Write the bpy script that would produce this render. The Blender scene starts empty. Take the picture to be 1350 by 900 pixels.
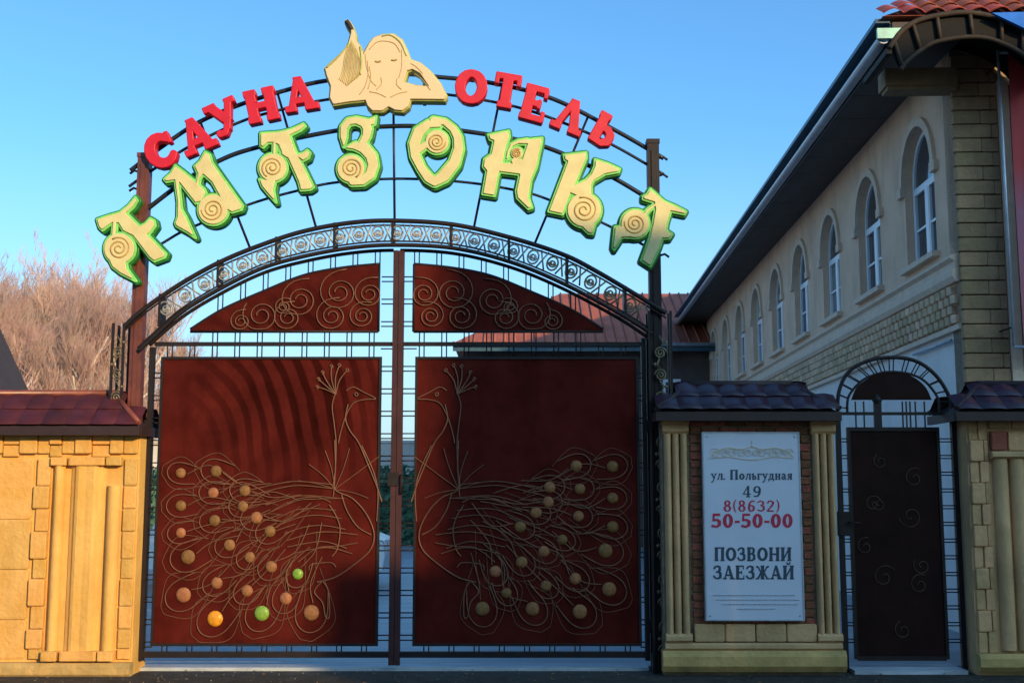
import bpy, bmesh, math, random
import numpy as np
from mathutils import Vector, Matrix
random.seed(7)
rnd = random.random
sc = bpy.context.scene
COL = sc.collection
PI = math.pi
R = math.radians

# ------------------------------------------------------------------ camera, sky, sun, exposure
F, PX0, PY0 = 1550.0, 675.0, 450.0           # focal length in photo pixels (photo 1350x900)
EYE, DIST, PITCH = 1.6, 10.84, R(7.28)
cam = bpy.data.cameras.new('camera'); camo = bpy.data.objects.new('camera', cam); COL.objects.link(camo)
cam.sensor_width = 36; cam.lens = F/1350*36
camo.location = (0, -DIST, EYE); camo.rotation_euler = (R(90)+PITCH, 0, 0)
cam.clip_start = .05; cam.clip_end = 3000
sc.camera = camo

SUN_EL, SUN_AZ = R(15), R(36)                # sun behind the camera, to the right
w = bpy.data.worlds.new("World"); sc.world = w; w.use_nodes = True
nt = w.node_tree; bg = nt.nodes['Background']
sky = nt.nodes.new('ShaderNodeTexSky'); sky.sky_type = 'NISHITA'; sky.sun_disc = False
sky.sun_elevation = R(24); sky.sun_rotation = PI - SUN_AZ
sky.altitude = 100; sky.air_density = 1.0; sky.dust_density = 1.6; sky.ozone_density = 3.0
mixn = nt.nodes.new('ShaderNodeMix'); mixn.data_type = 'RGBA'; mixn.blend_type = 'MULTIPLY'
mixn.inputs[0].default_value = 1; mixn.inputs[7].default_value = (.87, 1.48, 1.75, 1)
nt.links.new(sky.outputs[0], mixn.inputs[6]); tcw = nt.nodes.new('ShaderNodeTexCoord'); sxw = nt.nodes.new('ShaderNodeSeparateXYZ'); nt.links.new(tcw.outputs['Generated'], sxw.inputs[0])
hz = nt.nodes.new('ShaderNodeMapRange'); hz.interpolation_type = 'SMOOTHSTEP'; hz.inputs[1].default_value = -.02; hz.inputs[2].default_value = .31; hz.inputs[3].default_value = .85; hz.inputs[4].default_value = 0
nt.links.new(sxw.outputs['Z'], hz.inputs[0])
hm_ = nt.nodes.new('ShaderNodeMix'); hm_.data_type = 'RGBA'; hm_.inputs[7].default_value = (4.3, 5.7, 6.3, 1)    # pale horizon air, the same all round
nt.links.new(hz.outputs[0], hm_.inputs[0]); nt.links.new(mixn.outputs[2], hm_.inputs[6]); nt.links.new(hm_.outputs[2], bg.inputs[0])
bg.inputs[1].default_value = .15
sun = bpy.data.lights.new('sun', 'SUN'); suno = bpy.data.objects.new('sun', sun); COL.objects.link(suno)
sun.energy = 5.0; sun.angle = R(.55); sun.color = (1, .72, .36)
sdir = Vector((math.sin(SUN_AZ)*math.cos(SUN_EL), -math.cos(SUN_AZ)*math.cos(SUN_EL), math.sin(SUN_EL)))
suno.rotation_euler = sdir.to_track_quat('Z', 'Y').to_euler()
sc.view_settings.view_transform = 'Standard'; sc.view_settings.look = 'None'
sc.view_settings.exposure = 0; sc.view_settings.gamma = 1

# ------------------------------------------------------------------ geometry helpers
cp, sp_ = math.cos(PITCH), math.sin(PITCH)
def at(px, py, Y=0.0):
    dx, dy = (px-PX0)/F, (PY0-py)/F
    t = (Y+DIST)/(cp-dy*sp_)
    return (dx*t, EYE+t*(sp_+dy*cp))
def GX(px, Y=0.0, row=600): return at(px, row, Y)[0]
def GZ(py, Y=0.0): return at(PX0, py, Y)[1]

def spl(pts, n=8, closed=False):
    out = []; m = len(pts); rng = range(m if closed else m-1)
    for i in rng:
        g = (lambda k: pts[k % m]) if closed else (lambda k: pts[max(0, min(m-1, k))])
        a, b, c, d = g(i-1), g(i), g(i+1), g(i+2)
        for k in range(n):
            t = k/n
            out.append(tuple(.5*((2*b[j])+(-a[j]+c[j])*t+(2*a[j]-5*b[j]+4*c[j]-d[j])*t*t+(-a[j]+3*b[j]-3*c[j]+d[j])*t**3) for j in range(len(b))))
    if not closed: out.append(tuple(pts[-1]))
    return out

class MB:
    def __init__(s): s.v = []; s.f = []; s.sm = []
    def face(s, pts, sm=False):
        n = len(s.v); s.v += [tuple(p) for p in pts]; s.f.append(tuple(range(n, n+len(pts)))); s.sm.append(sm)
    def box(s, x0, x1, y0, y1, z0, z1):
        n = len(s.v)
        s.v += [(x, y, z) for z in (z0, z1) for y in (y0, y1) for x in (x0, x1)]
        for q in ((0,2,3,1), (4,5,7,6), (0,1,5,4), (2,6,7,3), (0,4,6,2), (1,3,7,5)):
            s.f.append(tuple(n+i for i in q)); s.sm.append(False)
        return s
    def prism(s, prof, a, b, axis='y'):          # closed outline swept between a and b
        n = len(s.v); m = len(prof)
        for t in (a, b):
            for (u, w_) in prof:
                s.v.append((u, t, w_) if axis == 'y' else ((t, u, w_) if axis == 'x' else (u, w_, t)))
        for i in range(m):
            j = (i+1) % m; s.f.append((n+i, n+j, n+m+j, n+m+i)); s.sm.append(False)
        s.f.append(tuple(range(n+m-1, n-1, -1))); s.f.append(tuple(range(n+m, n+2*m))); s.sm += [False, False]
        return s
    def tube(s, pts, r, k=6, sm=True, cap=True):
        pts = [Vector(p) for p in pts]; m = len(pts)
        if m < 2: return s
        rr = r if isinstance(r, (list, tuple)) else [r]*m
        n = len(s.v); up = None
        for i, p in enumerate(pts):
            t = (pts[min(m-1, i+1)]-pts[max(0, i-1)])
            if t.length < 1e-9: t = Vector((0, 0, 1))
            t.normalize()
            if up is None:
                up = t.cross(Vector((0, 1, 0)))
                if up.length < .1: up = t.cross(Vector((1, 0, 0)))
            up = (up-t*up.dot(t)); up.normalize(); sd = t.cross(up)
            for q in range(k):
                a = 2*PI*(q+.5)/k; v = p+(up*math.cos(a)+sd*math.sin(a))*rr[i]
                s.v.append((v.x, v.y, v.z))
        for i in range(m-1):
            for q in range(k):
                s.f.append((n+i*k+q, n+i*k+(q+1) % k, n+(i+1)*k+(q+1) % k, n+(i+1)*k+q)); s.sm.append(sm and k > 4)
        if cap:
            s.f.append(tuple(n+q for q in range(k-1, -1, -1))); s.f.append(tuple(n+(m-1)*k+q for q in range(k))); s.sm += [False, False]
        return s
    def lathe(s, prof, c, k=16, axis='z'):       # profile of (radius, height)
        n = len(s.v)
        for (r, h) in prof:
            for q in range(k):
                a = 2*PI*q/k; u, v = r*math.cos(a), r*math.sin(a)
                s.v.append((c[0]+u, c[1]+v, c[2]+h) if axis == 'z' else ((c[0]+u, c[1]-h, c[2]+v) if axis == 'y' else (c[0]+h, c[1]+u, c[2]+v)))
        for i in range(len(prof)-1):
            for q in range(k):
                s.f.append((n+i*k+q, n+i*k+(q+1) % k, n+(i+1)*k+(q+1) % k, n+(i+1)*k+q)); s.sm.append(True)
        s.f.append(tuple(n+q for q in range(k-1, -1, -1))); s.f.append(tuple(n+(len(prof)-1)*k+q for q in range(k))); s.sm += [False, False]
        return s
    def data(s, name, m, off=(0, 0, 0)):
        me = bpy.data.meshes.new(name)
        me.from_pydata([(x-off[0], y-off[1], z-off[2]) for x, y, z in s.v], [], s.f)
        me.polygons.foreach_set('use_smooth', s.sm)
        me.materials.append(m); me.update()
        bm = bmesh.new(); bm.from_mesh(me); bmesh.ops.recalc_face_normals(bm, faces=bm.faces); bm.to_mesh(me); bm.free()
        return me
    def build(s, name, m, parent=None, off=None):
        if off is None: off = origin(parent)
        o = bpy.data.objects.new(name, s.data(name, m, off)); COL.objects.link(o)
        if parent: o.parent = parent
        return o
ORG = {}
def origin(p):
    while p is not None and p.parent is not None: p = p.parent
    return ORG.get(p.name, (0, 0, 0)) if p else (0, 0, 0)
def tag(o, label=None, cat=None, group=None, kind=None):
    if label: o['label'] = label
    if cat: o['category'] = cat
    if group: o['group'] = group
    if kind: o['kind'] = kind
    return o
def thing(name, label, cat, loc=(0, 0, 0), group=None, rz=0, local=False):
    o = bpy.data.objects.new(name, None); COL.objects.link(o); o.location = loc; o.rotation_euler = (0, 0, rz)
    o.empty_display_size = .2
    ORG[o.name] = (0, 0, 0) if local else tuple(loc)
    return tag(o, label, cat, group)
def place(name, me, parent, loc, scale=(1, 1, 1), rot=(0, 0, 0), world=True):
    o = bpy.data.objects.new(name, me); COL.objects.link(o); o.parent = parent
    g = origin(parent) if world else (0, 0, 0)
    o.location = (loc[0]-g[0], loc[1]-g[1], loc[2]-g[2]); o.scale = scale; o.rotation_euler = rot
    return o
def unit_block(name, m, ch=.06):
    bm = bmesh.new(); bmesh.ops.create_cube(bm, size=1)
    es = [e for e in bm.edges]
    bmesh.ops.bevel(bm, geom=es, offset=ch, segments=1, affect='EDGES')
    me = bpy.data.meshes.new(name); bm.to_mesh(me); bm.free(); me.materials.append(m); return me

# ------------------------------------------------------------------ materials
def mat(name, col, rough=.7, metal=0., var=.25, scale=4., bump=.15, bscale=30., obj_rand=0., col2=None, spec=.5, stain=0., stretch=None, coat=0.):
    m = bpy.data.materials.new(name); m.use_nodes = True; t = m.node_tree; N = t.nodes; L = t.links
    b = N['Principled BSDF']; b.inputs['Roughness'].default_value = rough; b.inputs['Metallic'].default_value = metal
    b.inputs['Specular IOR Level'].default_value = spec
    if coat: b.inputs['Coat Weight'].default_value = coat; b.inputs['Coat Roughness'].default_value = .12
    tc = N.new('ShaderNodeTexCoord'); src = tc.outputs['Object']
    geo = N.new('ShaderNodeNewGeometry')
    src = geo.outputs['Position']
    if stretch:
        mp = N.new('ShaderNodeMapping'); mp.inputs['Scale'].default_value = stretch; L.new(src, mp.inputs[0]); src = mp.outputs[0]
    n1 = N.new('ShaderNodeTexNoise'); n1.inputs['Scale'].default_value = scale; n1.inputs['Detail'].default_value = 8; n1.inputs['Roughness'].default_value = .62
    L.new(src, n1.inputs['Vector'])
    cr = N.new('ShaderNodeValToRGB'); e = cr.color_ramp.elements
    c2 = col2 or tuple(c*(1-var) for c in col); c1 = tuple(min(1, c*(1+var*.6)) for c in col) if not col2 else col
    e[0].position = .32; e[0].color = (*c2, 1); e[1].position = .68; e[1].color = (*c1, 1)
    L.new(n1.outputs['Fac'], cr.inputs[0]); out = cr.outputs[0]
    if stain:
        n3 = N.new('ShaderNodeTexNoise'); n3.inputs['Scale'].default_value = 1.3; n3.inputs['Detail'].default_value = 10; n3.inputs['Roughness'].default_value = .7
        mp3 = N.new('ShaderNodeMapping'); mp3.inputs['Scale'].default_value = (2.2, 2.2, .6); L.new(geo.outputs['Position'], mp3.inputs[0]); L.new(mp3.outputs[0], n3.inputs['Vector'])
        mr = N.new('ShaderNodeMapRange'); mr.inputs[1].default_value = .5; mr.inputs[2].default_value = .75; mr.inputs[3].default_value = 0; mr.inputs[4].default_value = stain
        L.new(n3.outputs['Fac'], mr.inputs[0])
        mx = N.new('ShaderNodeMix'); mx.data_type = 'RGBA'; L.new(mr.outputs[0], mx.inputs[0]); L.new(out, mx.inputs[6])
        mx.inputs[7].default_value = (col[0]*.35, col[1]*.33, col[2]*.3, 1); out = mx.outputs[2]
    if obj_rand:
        oi = N.new('ShaderNodeObjectInfo'); hs = N.new('ShaderNodeHueSaturation')
        mr2 = N.new('ShaderNodeMapRange'); mr2.inputs[3].default_value = 1-obj_rand; mr2.inputs[4].default_value = 1+obj_rand
        L.new(oi.outputs['Random'], mr2.inputs[0]); L.new(mr2.outputs[0], hs.inputs['Value']); L.new(out, hs.inputs['Color'])
        mr3 = N.new('ShaderNodeMapRange'); mr3.inputs[3].default_value = .5+.012*obj_rand*3; mr3.inputs[4].default_value = .5-.02*obj_rand*3
        L.new(oi.outputs['Random'], mr3.inputs[0]); L.new(mr3.outputs[0], hs.inputs['Hue']); out = hs.outputs[0]
    L.new(out, b.inputs['Base Color'])
    if bump:
        n2 = N.new('ShaderNodeTexNoise'); n2.inputs['Scale'].default_value = bscale; n2.inputs['Detail'].default_value = 6
        L.new(src, n2.inputs['Vector'])
        bp = N.new('ShaderNodeBump'); bp.inputs['Strength'].default_value = bump; bp.inputs['Distance'].default_value = .02
        L.new(n2.outputs['Fac'], bp.inputs['Height']); L.new(bp.outputs[0], b.inputs['Normal'])
    return m

M = {}
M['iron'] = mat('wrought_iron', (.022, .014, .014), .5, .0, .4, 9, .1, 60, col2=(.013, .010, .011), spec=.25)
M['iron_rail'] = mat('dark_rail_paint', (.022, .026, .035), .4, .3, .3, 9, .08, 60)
M['post'] = mat('sunlit_brown_post', (.14, .035, .02), .45, 0, .4, 6, .12, 50, stain=.5)  # left post only: its sunlit red is put into the paint
M['stile'] = mat('plum_stile_paint', (.055, .02, .022), .5, 0, .3, 6, .1, 50, spec=.25)
M['scroll'] = mat('bronze_scroll_paint', (.2, .15, .085), .42, .4, .35, 12, .1, 60)
M['ringscroll'] = mat('grey_scroll_paint', (.30, .29, .27), .42, .35, .3, 12, .1, 60)
M['wire'] = mat('copper_wire', (.15, .056, .025), .6, 0, .3, 12, .05, 60)
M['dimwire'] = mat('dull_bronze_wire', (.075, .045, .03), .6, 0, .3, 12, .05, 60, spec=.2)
def sheet_mat():
    m = mat('russet_sheet', (.080, .0105, .008), .75, 0, .4, 2.6, .1, 14, spec=.02, stain=.55)
    t = m.node_tree; N = t.nodes; L = t.links; b = N['Principled BSDF']
    geo = N.new('ShaderNodeNewGeometry'); mp = N.new('ShaderNodeMapping'); L.new(geo.outputs['Position'], mp.inputs[0])
    mp.inputs['Location'].default_value = (3.4, 0, -1.5); mp.inputs['Scale'].default_value = (1, 0, .85)
    wv = N.new('ShaderNodeTexWave'); wv.wave_type = 'RINGS'; wv.rings_direction = 'SPHERICAL'; wv.inputs['Scale'].default_value = 2.1  # curved tree-shadow stripes, multiplied into the sheet colour below
    wv.inputs['Distortion'].default_value = 3.2; wv.inputs['Detail'].default_value = 2; wv.inputs['Detail Scale'].default_value = .7
    L.new(mp.outputs[0], wv.inputs[0])
    old = b.inputs['Base Color'].links[0].from_socket
    mx = N.new('ShaderNodeMix'); mx.data_type = 'RGBA'; mx.blend_type = 'MULTIPLY'; mx.inputs[0].default_value = .75
    cr = N.new('ShaderNodeValToRGB'); cr.color_ramp.elements[0].color = (.42, .38, .38, 1); cr.color_ramp.elements[1].color = (1.0, 1.0, 1.0, 1)
    cr.color_ramp.elements[0].position = .25; cr.color_ramp.elements[1].position = .6
    ds = N.new('ShaderNodeVectorMath'); ds.operation = 'DISTANCE'; ds.inputs[1].default_value = (-2.0, 0, 2.55); L.new(geo.outputs['Position'], ds.inputs[0])
    dm = N.new('ShaderNodeMapRange'); dm.inputs[1].default_value = .35; dm.inputs[2].default_value = 1.15; dm.inputs[3].default_value = 1; dm.inputs[4].default_value = 0
    L.new(ds.outputs['Value'], dm.inputs[0]); L.new(dm.outputs[0], mx.inputs[0])
    L.new(wv.outputs['Color'], cr.inputs[0]); L.new(old, mx.inputs[6]); L.new(cr.outputs[0], mx.inputs[7]); L.new(mx.outputs[2], b.inputs['Base Color'])
    return m
M['sheet'] = sheet_mat()
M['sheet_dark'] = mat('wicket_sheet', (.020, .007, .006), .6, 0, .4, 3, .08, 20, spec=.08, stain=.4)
M['gold'] = mat('amber_glass', (.25, .12, .048), .55, 0, .35, 30, .1, 40, obj_rand=.3, spec=.12)
M['greenglass'] = mat('green_glass', (.20, .34, .05), .35, 0, .3, 30, .05, 40, spec=.3)
M['orangeglass'] = mat('orange_glass', (.68, .28, .02), .35, 0, .3, 30, .05, 40, spec=.3)
M['red'] = mat('red_letter_paint', (.58, .003, .02), .5, 0, .15, 8, .04, 60)
M['cream'] = mat('cream_letter_face', (.66, .58, .27), .5, 0, .12, 7, .05, 40, col2=(.60, .48, .22), stain=.12)
M['lime'] = mat('lime_letter_rim', (.20, .60, .13), .5, 0, .2, 8, .05, 40)
M['green'] = mat('green_letter_edge', (.015, .17, .025), .45, 0, .3, 8, .05, 40)
M['groove'] = mat('tan_groove', (.50, .31, .10), .55, 0, .2, 12, .05, 40)
M['flesh'] = mat('cream_board', (.70, .50, .31), .6, 0, .08, 5, .05, 40, col2=(.68, .52, .30), spec=.2)
M['olive'] = mat('olive_board_edge', (.42, .42, .12), .5, 0, .3, 8, .05, 40)
M['tan'] = mat('tan_line', (.45, .30, .12), .55, 0, .2, 8, .05, 40)
M['ystone'] = mat('yellow_limestone', (.74, .42, .12), .85, 0, .22, 2.5, .35, 22, stain=.45, col2=(.64, .34, .07))
M['tstone'] = mat('tan_limestone', (.66, .39, .19), .85, 0, .22, 2.5, .35, 22, stain=.55, col2=(.46, .28, .13))
M['tblock'] = mat('tan_limestone_block', (.66, .38, .18), .85, 0, .25, 4, .5, 26, obj_rand=.16, stain=.5, col2=(.44, .26, .12))
M['moss'] = mat('mossy_limestone', (.60, .37, .13), .9, 0, .22, 5, .5, 22, stain=.5, col2=(.34, .23, .08))
M['yblock'] = mat('yellow_limestone_block', (.70, .40, .12), .85, 0, .22, 4, .5, 26, obj_rand=.14, stain=.45, col2=(.60, .31, .06))
M['brick'] = mat('brown_brick', (.22, .075, .032), .85, 0, .35, 14, .4, 50, obj_rand=.35)
M['mortar'] = mat('mortar', (.20, .15, .10), .9, 0, .3, 12, .4, 60)
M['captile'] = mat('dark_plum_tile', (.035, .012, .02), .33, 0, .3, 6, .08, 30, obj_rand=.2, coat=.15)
M['captile_left'] = mat('sunlit_russet_tile', (.075, .015, .016), .5, 0, .35, 5, .1, 30, obj_rand=.15, stain=.4, spec=.3)  # lit copy of the dark cap tile, the sun's red put into its colour
M['capfas'] = mat('dark_fascia', (.028, .010, .009), .6, 0, .3, 8, .08, 40)
M['capred'] = mat('sunlit_russet_ridge', (.20, .05, .028), .35, 0, .3, 6, .08, 30)  # lit strip along the left ridge, put into the colour
M['plaster'] = mat('beige_plaster', (.76, .50, .34), .9, 0, .14, 1.6, .3, 40, stain=.45)
M['hood'] = mat('light_stone_trim', (.72, .53, .39), .85, 0, .12, 6, .2, 40)
M['paleplaster'] = mat('pale_plaster', (.75, .70, .66), .9, 0, .1, 2.4, .2, 40, stain=.15)
M['bandstone'] = mat('band_stone', (.66, .46, .28), .9, 0, .25, 5, .5, 30, obj_rand=.22, stain=.25)
M['stoneblock'] = mat('facade_stone_block', (.36, .23, .12), .9, 0, .2, 5, .5, 25, obj_rand=.16, stain=.3)
M['white'] = mat('white_frame', (.78, .78, .8), .4, 0, .05, 6, .03, 40)
M['glass'] = mat('dark_window_glass', (.025, .035, .05), .06, 0, .2, 1, 0, spec=.9)
M['curtain'] = mat('curtained_window_glass', (.17, .18, .19), .08, 0, .6, 9, 0, spec=.8, stretch=(1, 5, .3))
M['soffit'] = mat('soffit_board', (.075, .062, .055), .7, 0, .25, 3, .15, 20, stretch=(1, .2, 1))
M['fascia'] = mat('blue_green_fascia', (.03, .075, .11), .4, 0, .3, 6, .08, 40)
M['gutter'] = mat('grey_gutter', (.42, .45, .5), .4, .3, .2, 6, .08, 40)
M['mint'] = mat('mint_gutter_cap', (.35, .62, .5), .5, 0, .2, 6, .08, 40)
M['rooftile'] = mat('red_roof_tile', (.33, .075, .04), .6, 0, .25, 5, .2, 40, obj_rand=.22, stain=.3)
M['roofsheet'] = mat('red_roof_sheet', (.36, .095, .05), .55, 0, .3, 1.2, .2, 12, stain=.3)
M['darkwall'] = mat('brown_outbuilding_wall', (.10, .07, .06), .9, 0, .3, 2, .3, 20)
M['canopy'] = mat('canopy_steel', (.055, .04, .03), .7, .0, .3, 8, .15, 40, spec=.15)
M['canopyshell'] = mat('smoked_canopy_sheet', (.010, .008, .008), .6, 0, .2, 4, .05, 20, spec=.1)
M['blue'] = mat('blue_sheet', (.02, .16, .62), .6, 0, .2, 4, .05, 20, spec=.15)
def banner_mat():
    m = mat('red_banner', (.62, .03, .035), .55, 0, .2, 3, .05, 20)
    t = m.node_tree; N = t.nodes; L = t.links; b = N['Principled BSDF']
    geo = N.new('ShaderNodeNewGeometry'); sx = N.new('ShaderNodeSeparateXYZ'); L.new(geo.outputs['Position'], sx.inputs[0])
    cr = N.new('ShaderNodeValToRGB'); mr = N.new('ShaderNodeMapRange'); mr.inputs[1].default_value = 3.2; mr.inputs[2].default_value = 6.4
    L.new(sx.outputs['Z'], mr.inputs[0]); L.new(mr.outputs[0], cr.inputs[0])
    e = cr.color_ramp.elements; e[0].position = 0; e[0].color = (.34, .07, .09, 1); e[1].position = 1; e[1].color = (.28, .01, .012, 1)
    k = e.new(.45); k.color = (.32, .085, .14, 1); k = e.new(.62); k.color = (.46, .03, .03, 1)  # dim top and lit pinkish lower part are put into the banner colour
    L.new(cr.outputs[0], b.inputs['Base Color']); return m
M['banner'] = banner_mat()
M['poster'] = mat('poster_board', (.56, .58, .68), .45, 0, .05, 3, .02, 20)
M['inkdark'] = mat('poster_ink_dark', (.03, .06, .09), .6, 0, .2, 30, 0)
M['inkred'] = mat('poster_ink_red', (.50, .02, .06), .6, 0, .2, 30, 0)
M['inkgold'] = mat('poster_ink_gold', (.62, .50, .38), .6, 0, .2, 30, 0)
M['inkgrey'] = mat('poster_ink_grey', (.34, .38, .47), .6, 0, .2, 30, 0)
M['paving'] = mat('pavement', (.055, .048, .04), .9, 0, .4, 6, .6, 40, stain=.5, spec=.2)
M['yard'] = mat('yard_paving', (.26, .28, .31), .42, 0, .3, 1.2, .3, 25, stretch=(.5, 2.5, 1))
M['kerb'] = mat('pale_threshold', (.42, .45, .5), .5, 0, .3, 4, .3, 30, stretch=(.6, 2, 2))
M['asphalt'] = mat('asphalt', (.045, .045, .047), .85, 0, .3, 8, .5, 60)
M['soil'] = mat('ground_soil', (.22, .19, .14), .95, 0, .3, .5, .4, 5)
M['bark'] = mat('bark', (.62, .52, .44), .9, 0, .3, 6, .4, 40)
M['twig'] = mat('twigs', (.50, .27, .23), .85, 0, .4, .9, 0, col2=(.50, .34, .24))
M['hedge'] = mat('hedge_leaf', (.05, .12, .07), .7, 0, .4, 3, 0)
M['carpaint'] = mat('white_car_paint', (.72, .74, .78), .25, 0, .05, 3, 0, coat=.8)
M['tyre'] = mat('tyre', (.025, .025, .025), .8, 0, .2, 20, .2, 60)
M['rim'] = mat('wheel_rim', (.5, .5, .52), .3, .8, .1, 6, 0)
M['lamp'] = mat('car_lamp', (.5, .1, .06), .2, 0, .1, 6, 0)
M['palewall'] = mat('pale_far_wall', (.60, .54, .50), .9, 0, .15, .6, .2, 10)
M['shedroof'] = mat('dark_shed_roof', (.045, .028, .022), .7, 0, .3, 2, .2, 20)

# ------------------------------------------------------------------ contour letters (distance field -> outline -> extruded mesh)
def sd_poly(P, X, Y):
    P = np.array(P, float); n = len(P)
    d = np.full(X.shape, 1e9); ins = np.zeros(X.shape, bool)
    for i in range(n):
        a = P[i]; b = P[(i+1) % n]; e = b-a; L = max(e@e, 1e-9)
        t = np.clip(((X-a[0])*e[0]+(Y-a[1])*e[1])/L, 0, 1)
        d = np.minimum(d, np.hypot(X-a[0]-t*e[0], Y-a[1]-t*e[1]))
        if a[1] != b[1]:
            c = ((a[1] > Y) != (b[1] > Y)) & (X < (b[0]-a[0])*(Y-a[1])/(b[1]-a[1])+a[0]); ins ^= c
    return np.where(ins, -d, d)
def sd_stroke(P, X, Y):
    d = np.full(X.shape, 1e9)
    if len(P) == 1: return np.hypot(X-P[0][0], Y-P[0][1])-P[0][2]
    for (x0, y0, r0), (x1, y1, r1) in zip(P, P[1:]):
        ex, ey = x1-x0, y1-y0; L = max(ex*ex+ey*ey, 1e-9)
        t = np.clip(((X-x0)*ex+(Y-y0)*ey)/L, 0, 1)
        d = np.minimum(d, np.hypot(X-x0-t*ex, Y-y0-t*ey)-(r0+(r1-r0)*t))
    return d
def field(prims, X, Y):
    d = np.full(X.shape, 1e9)
    for k, P in prims:
        if k == 'p': d = np.minimum(d, sd_poly(P, X, Y))
        elif k == 's': d = np.minimum(d, sd_stroke(P, X, Y))
        elif k == '-p': d = np.maximum(d, -sd_poly(P, X, Y))
    return d
def contours(D, xs, ys, iso):
    D = D-iso; D = np.where(D == 0, 1e-6, D); H, W = D.shape; nxt = {}; pos = {}
    def ed(i, j, h):
        k = (i, j, h)
        if k not in pos:
            if h: t = D[i, j]/(D[i, j]-D[i, j+1]); pos[k] = (xs[j]+t*(xs[j+1]-xs[j]), ys[i])
            else: t = D[i, j]/(D[i, j]-D[i+1, j]); pos[k] = (xs[j], ys[i]+t*(ys[i+1]-ys[i]))
        return k
    S = D < 0
    T = {1: [(3, 0)], 2: [(0, 1)], 3: [(3, 1)], 4: [(1, 2)], 5: [(3, 0), (1, 2)], 6: [(0, 2)], 7: [(3, 2)],
         8: [(2, 3)], 9: [(2, 0)], 10: [(0, 1), (2, 3)], 11: [(2, 1)], 12: [(1, 3)], 13: [(1, 0)], 14: [(0, 3)]}
    code = S[:-1, :-1]*1+S[:-1, 1:]*2+S[1:, 1:]*4+S[1:, :-1]*8
    for i, j in zip(*np.nonzero((code > 0) & (code < 15))):
        E = [(i, j, 1), (i, j+1, 0), (i+1, j, 1), (i, j, 0)]
        for a, b in T[int(code[i, j])]:
            nxt[ed(*E[a])] = ed(*E[b])
    loops = []
    while nxt:
        k, v = nxt.popitem(); L = [pos[k]]; cur = v
        while cur in nxt:
            L.append(pos[cur]); cur = nxt.pop(cur)
        L.append(pos[cur])
        if len(L) > 6: loops.append(L)
    return loops
def simplify(L, tol):
    P = L[:]; i = 0
    while i < len(P) and len(P) > 8:
        a, b, c = P[i-1], P[i], P[(i+1) % len(P)]
        dx, dy = c[0]-a[0], c[1]-a[1]; l = math.hypot(dx, dy) or 1e-9
        if abs((b[0]-a[0])*dy-(b[1]-a[1])*dx)/l < tol and l < tol*60: P.pop(i)
        else: i += 1
    return P
def loops_of(prims, iso, step, pad):
    pts = np.array([(q[0], q[1]) for k, P in prims for q in P])
    rm = max([q[2] for k, P in prims if k == 's' for q in P] + [0])
    x0, y0 = pts.min(0)-pad-rm; x1, y1 = pts.max(0)+pad+rm
    xs = np.arange(x0, x1+step, step); ys = np.arange(y0, y1+step, step)
    X, Y = np.meshgrid(xs, ys)
    out = []
    for l in contours(field(prims, X, Y), xs, ys, iso):
        l = simplify(l, step*.07); q = [l[0]]
        for p in l[1:]:
            if math.hypot(p[0]-q[-1][0], p[1]-q[-1][1]) > step*.3: q.append(p)
        if math.hypot(q[0][0]-q[-1][0], q[0][1]-q[-1][1]) < step*.3: q.pop()
        ar = abs(sum(a[0]*b[1]-b[0]*a[1] for a, b in zip(q, q[1:]+q[:1])))/2
        if len(q) > 4 and ar > (step*2.2)**2: out.append(q)
    return out
def plate(loops, fmap, yb, yf, m, name, parent, bevel=0.):
    """outline loops -> plate with its back at yb and its front at yf (yf < yb), bevelled edge"""
    cu = bpy.data.curves.new('outline', 'CURVE'); cu.dimensions = '2D'; cu.fill_mode = 'BOTH'
    for L in loops:
        s = cu.splines.new('POLY'); s.points.add(len(L)-1); s.use_cyclic_u = True
        for p, q in zip(s.points, L):
            x, z = fmap(*q); p.co = (x, z, 0, 1)
    th = (yb-yf)/2; cu.extrude = max(th-bevel, .0002); cu.bevel_depth = bevel; cu.bevel_resolution = 1
    ob = bpy.data.objects.new('outline', cu); me = bpy.data.meshes.new_from_object(ob)
    bpy.data.objects.remove(ob); bpy.data.curves.remove(cu)
    g = origin(parent); yc = (yb+yf)/2
    n = len(me.vertices); a = np.empty(n*3, np.float32); me.vertices.foreach_get('co', a); a = a.reshape(-1, 3)
    b = np.stack([a[:, 0]-g[0], yc-a[:, 2]-g[1], a[:, 1]-g[2]], 1).astype(np.float32)
    me.vertices.foreach_set('co', b.ravel()); me.name = name
    me.materials.clear(); me.materials.append(m); me.update()
    if not parent: pass
    o = bpy.data.objects.new(name, me); COL.objects.link(o)
    if parent: o.parent = parent
    return o

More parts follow.
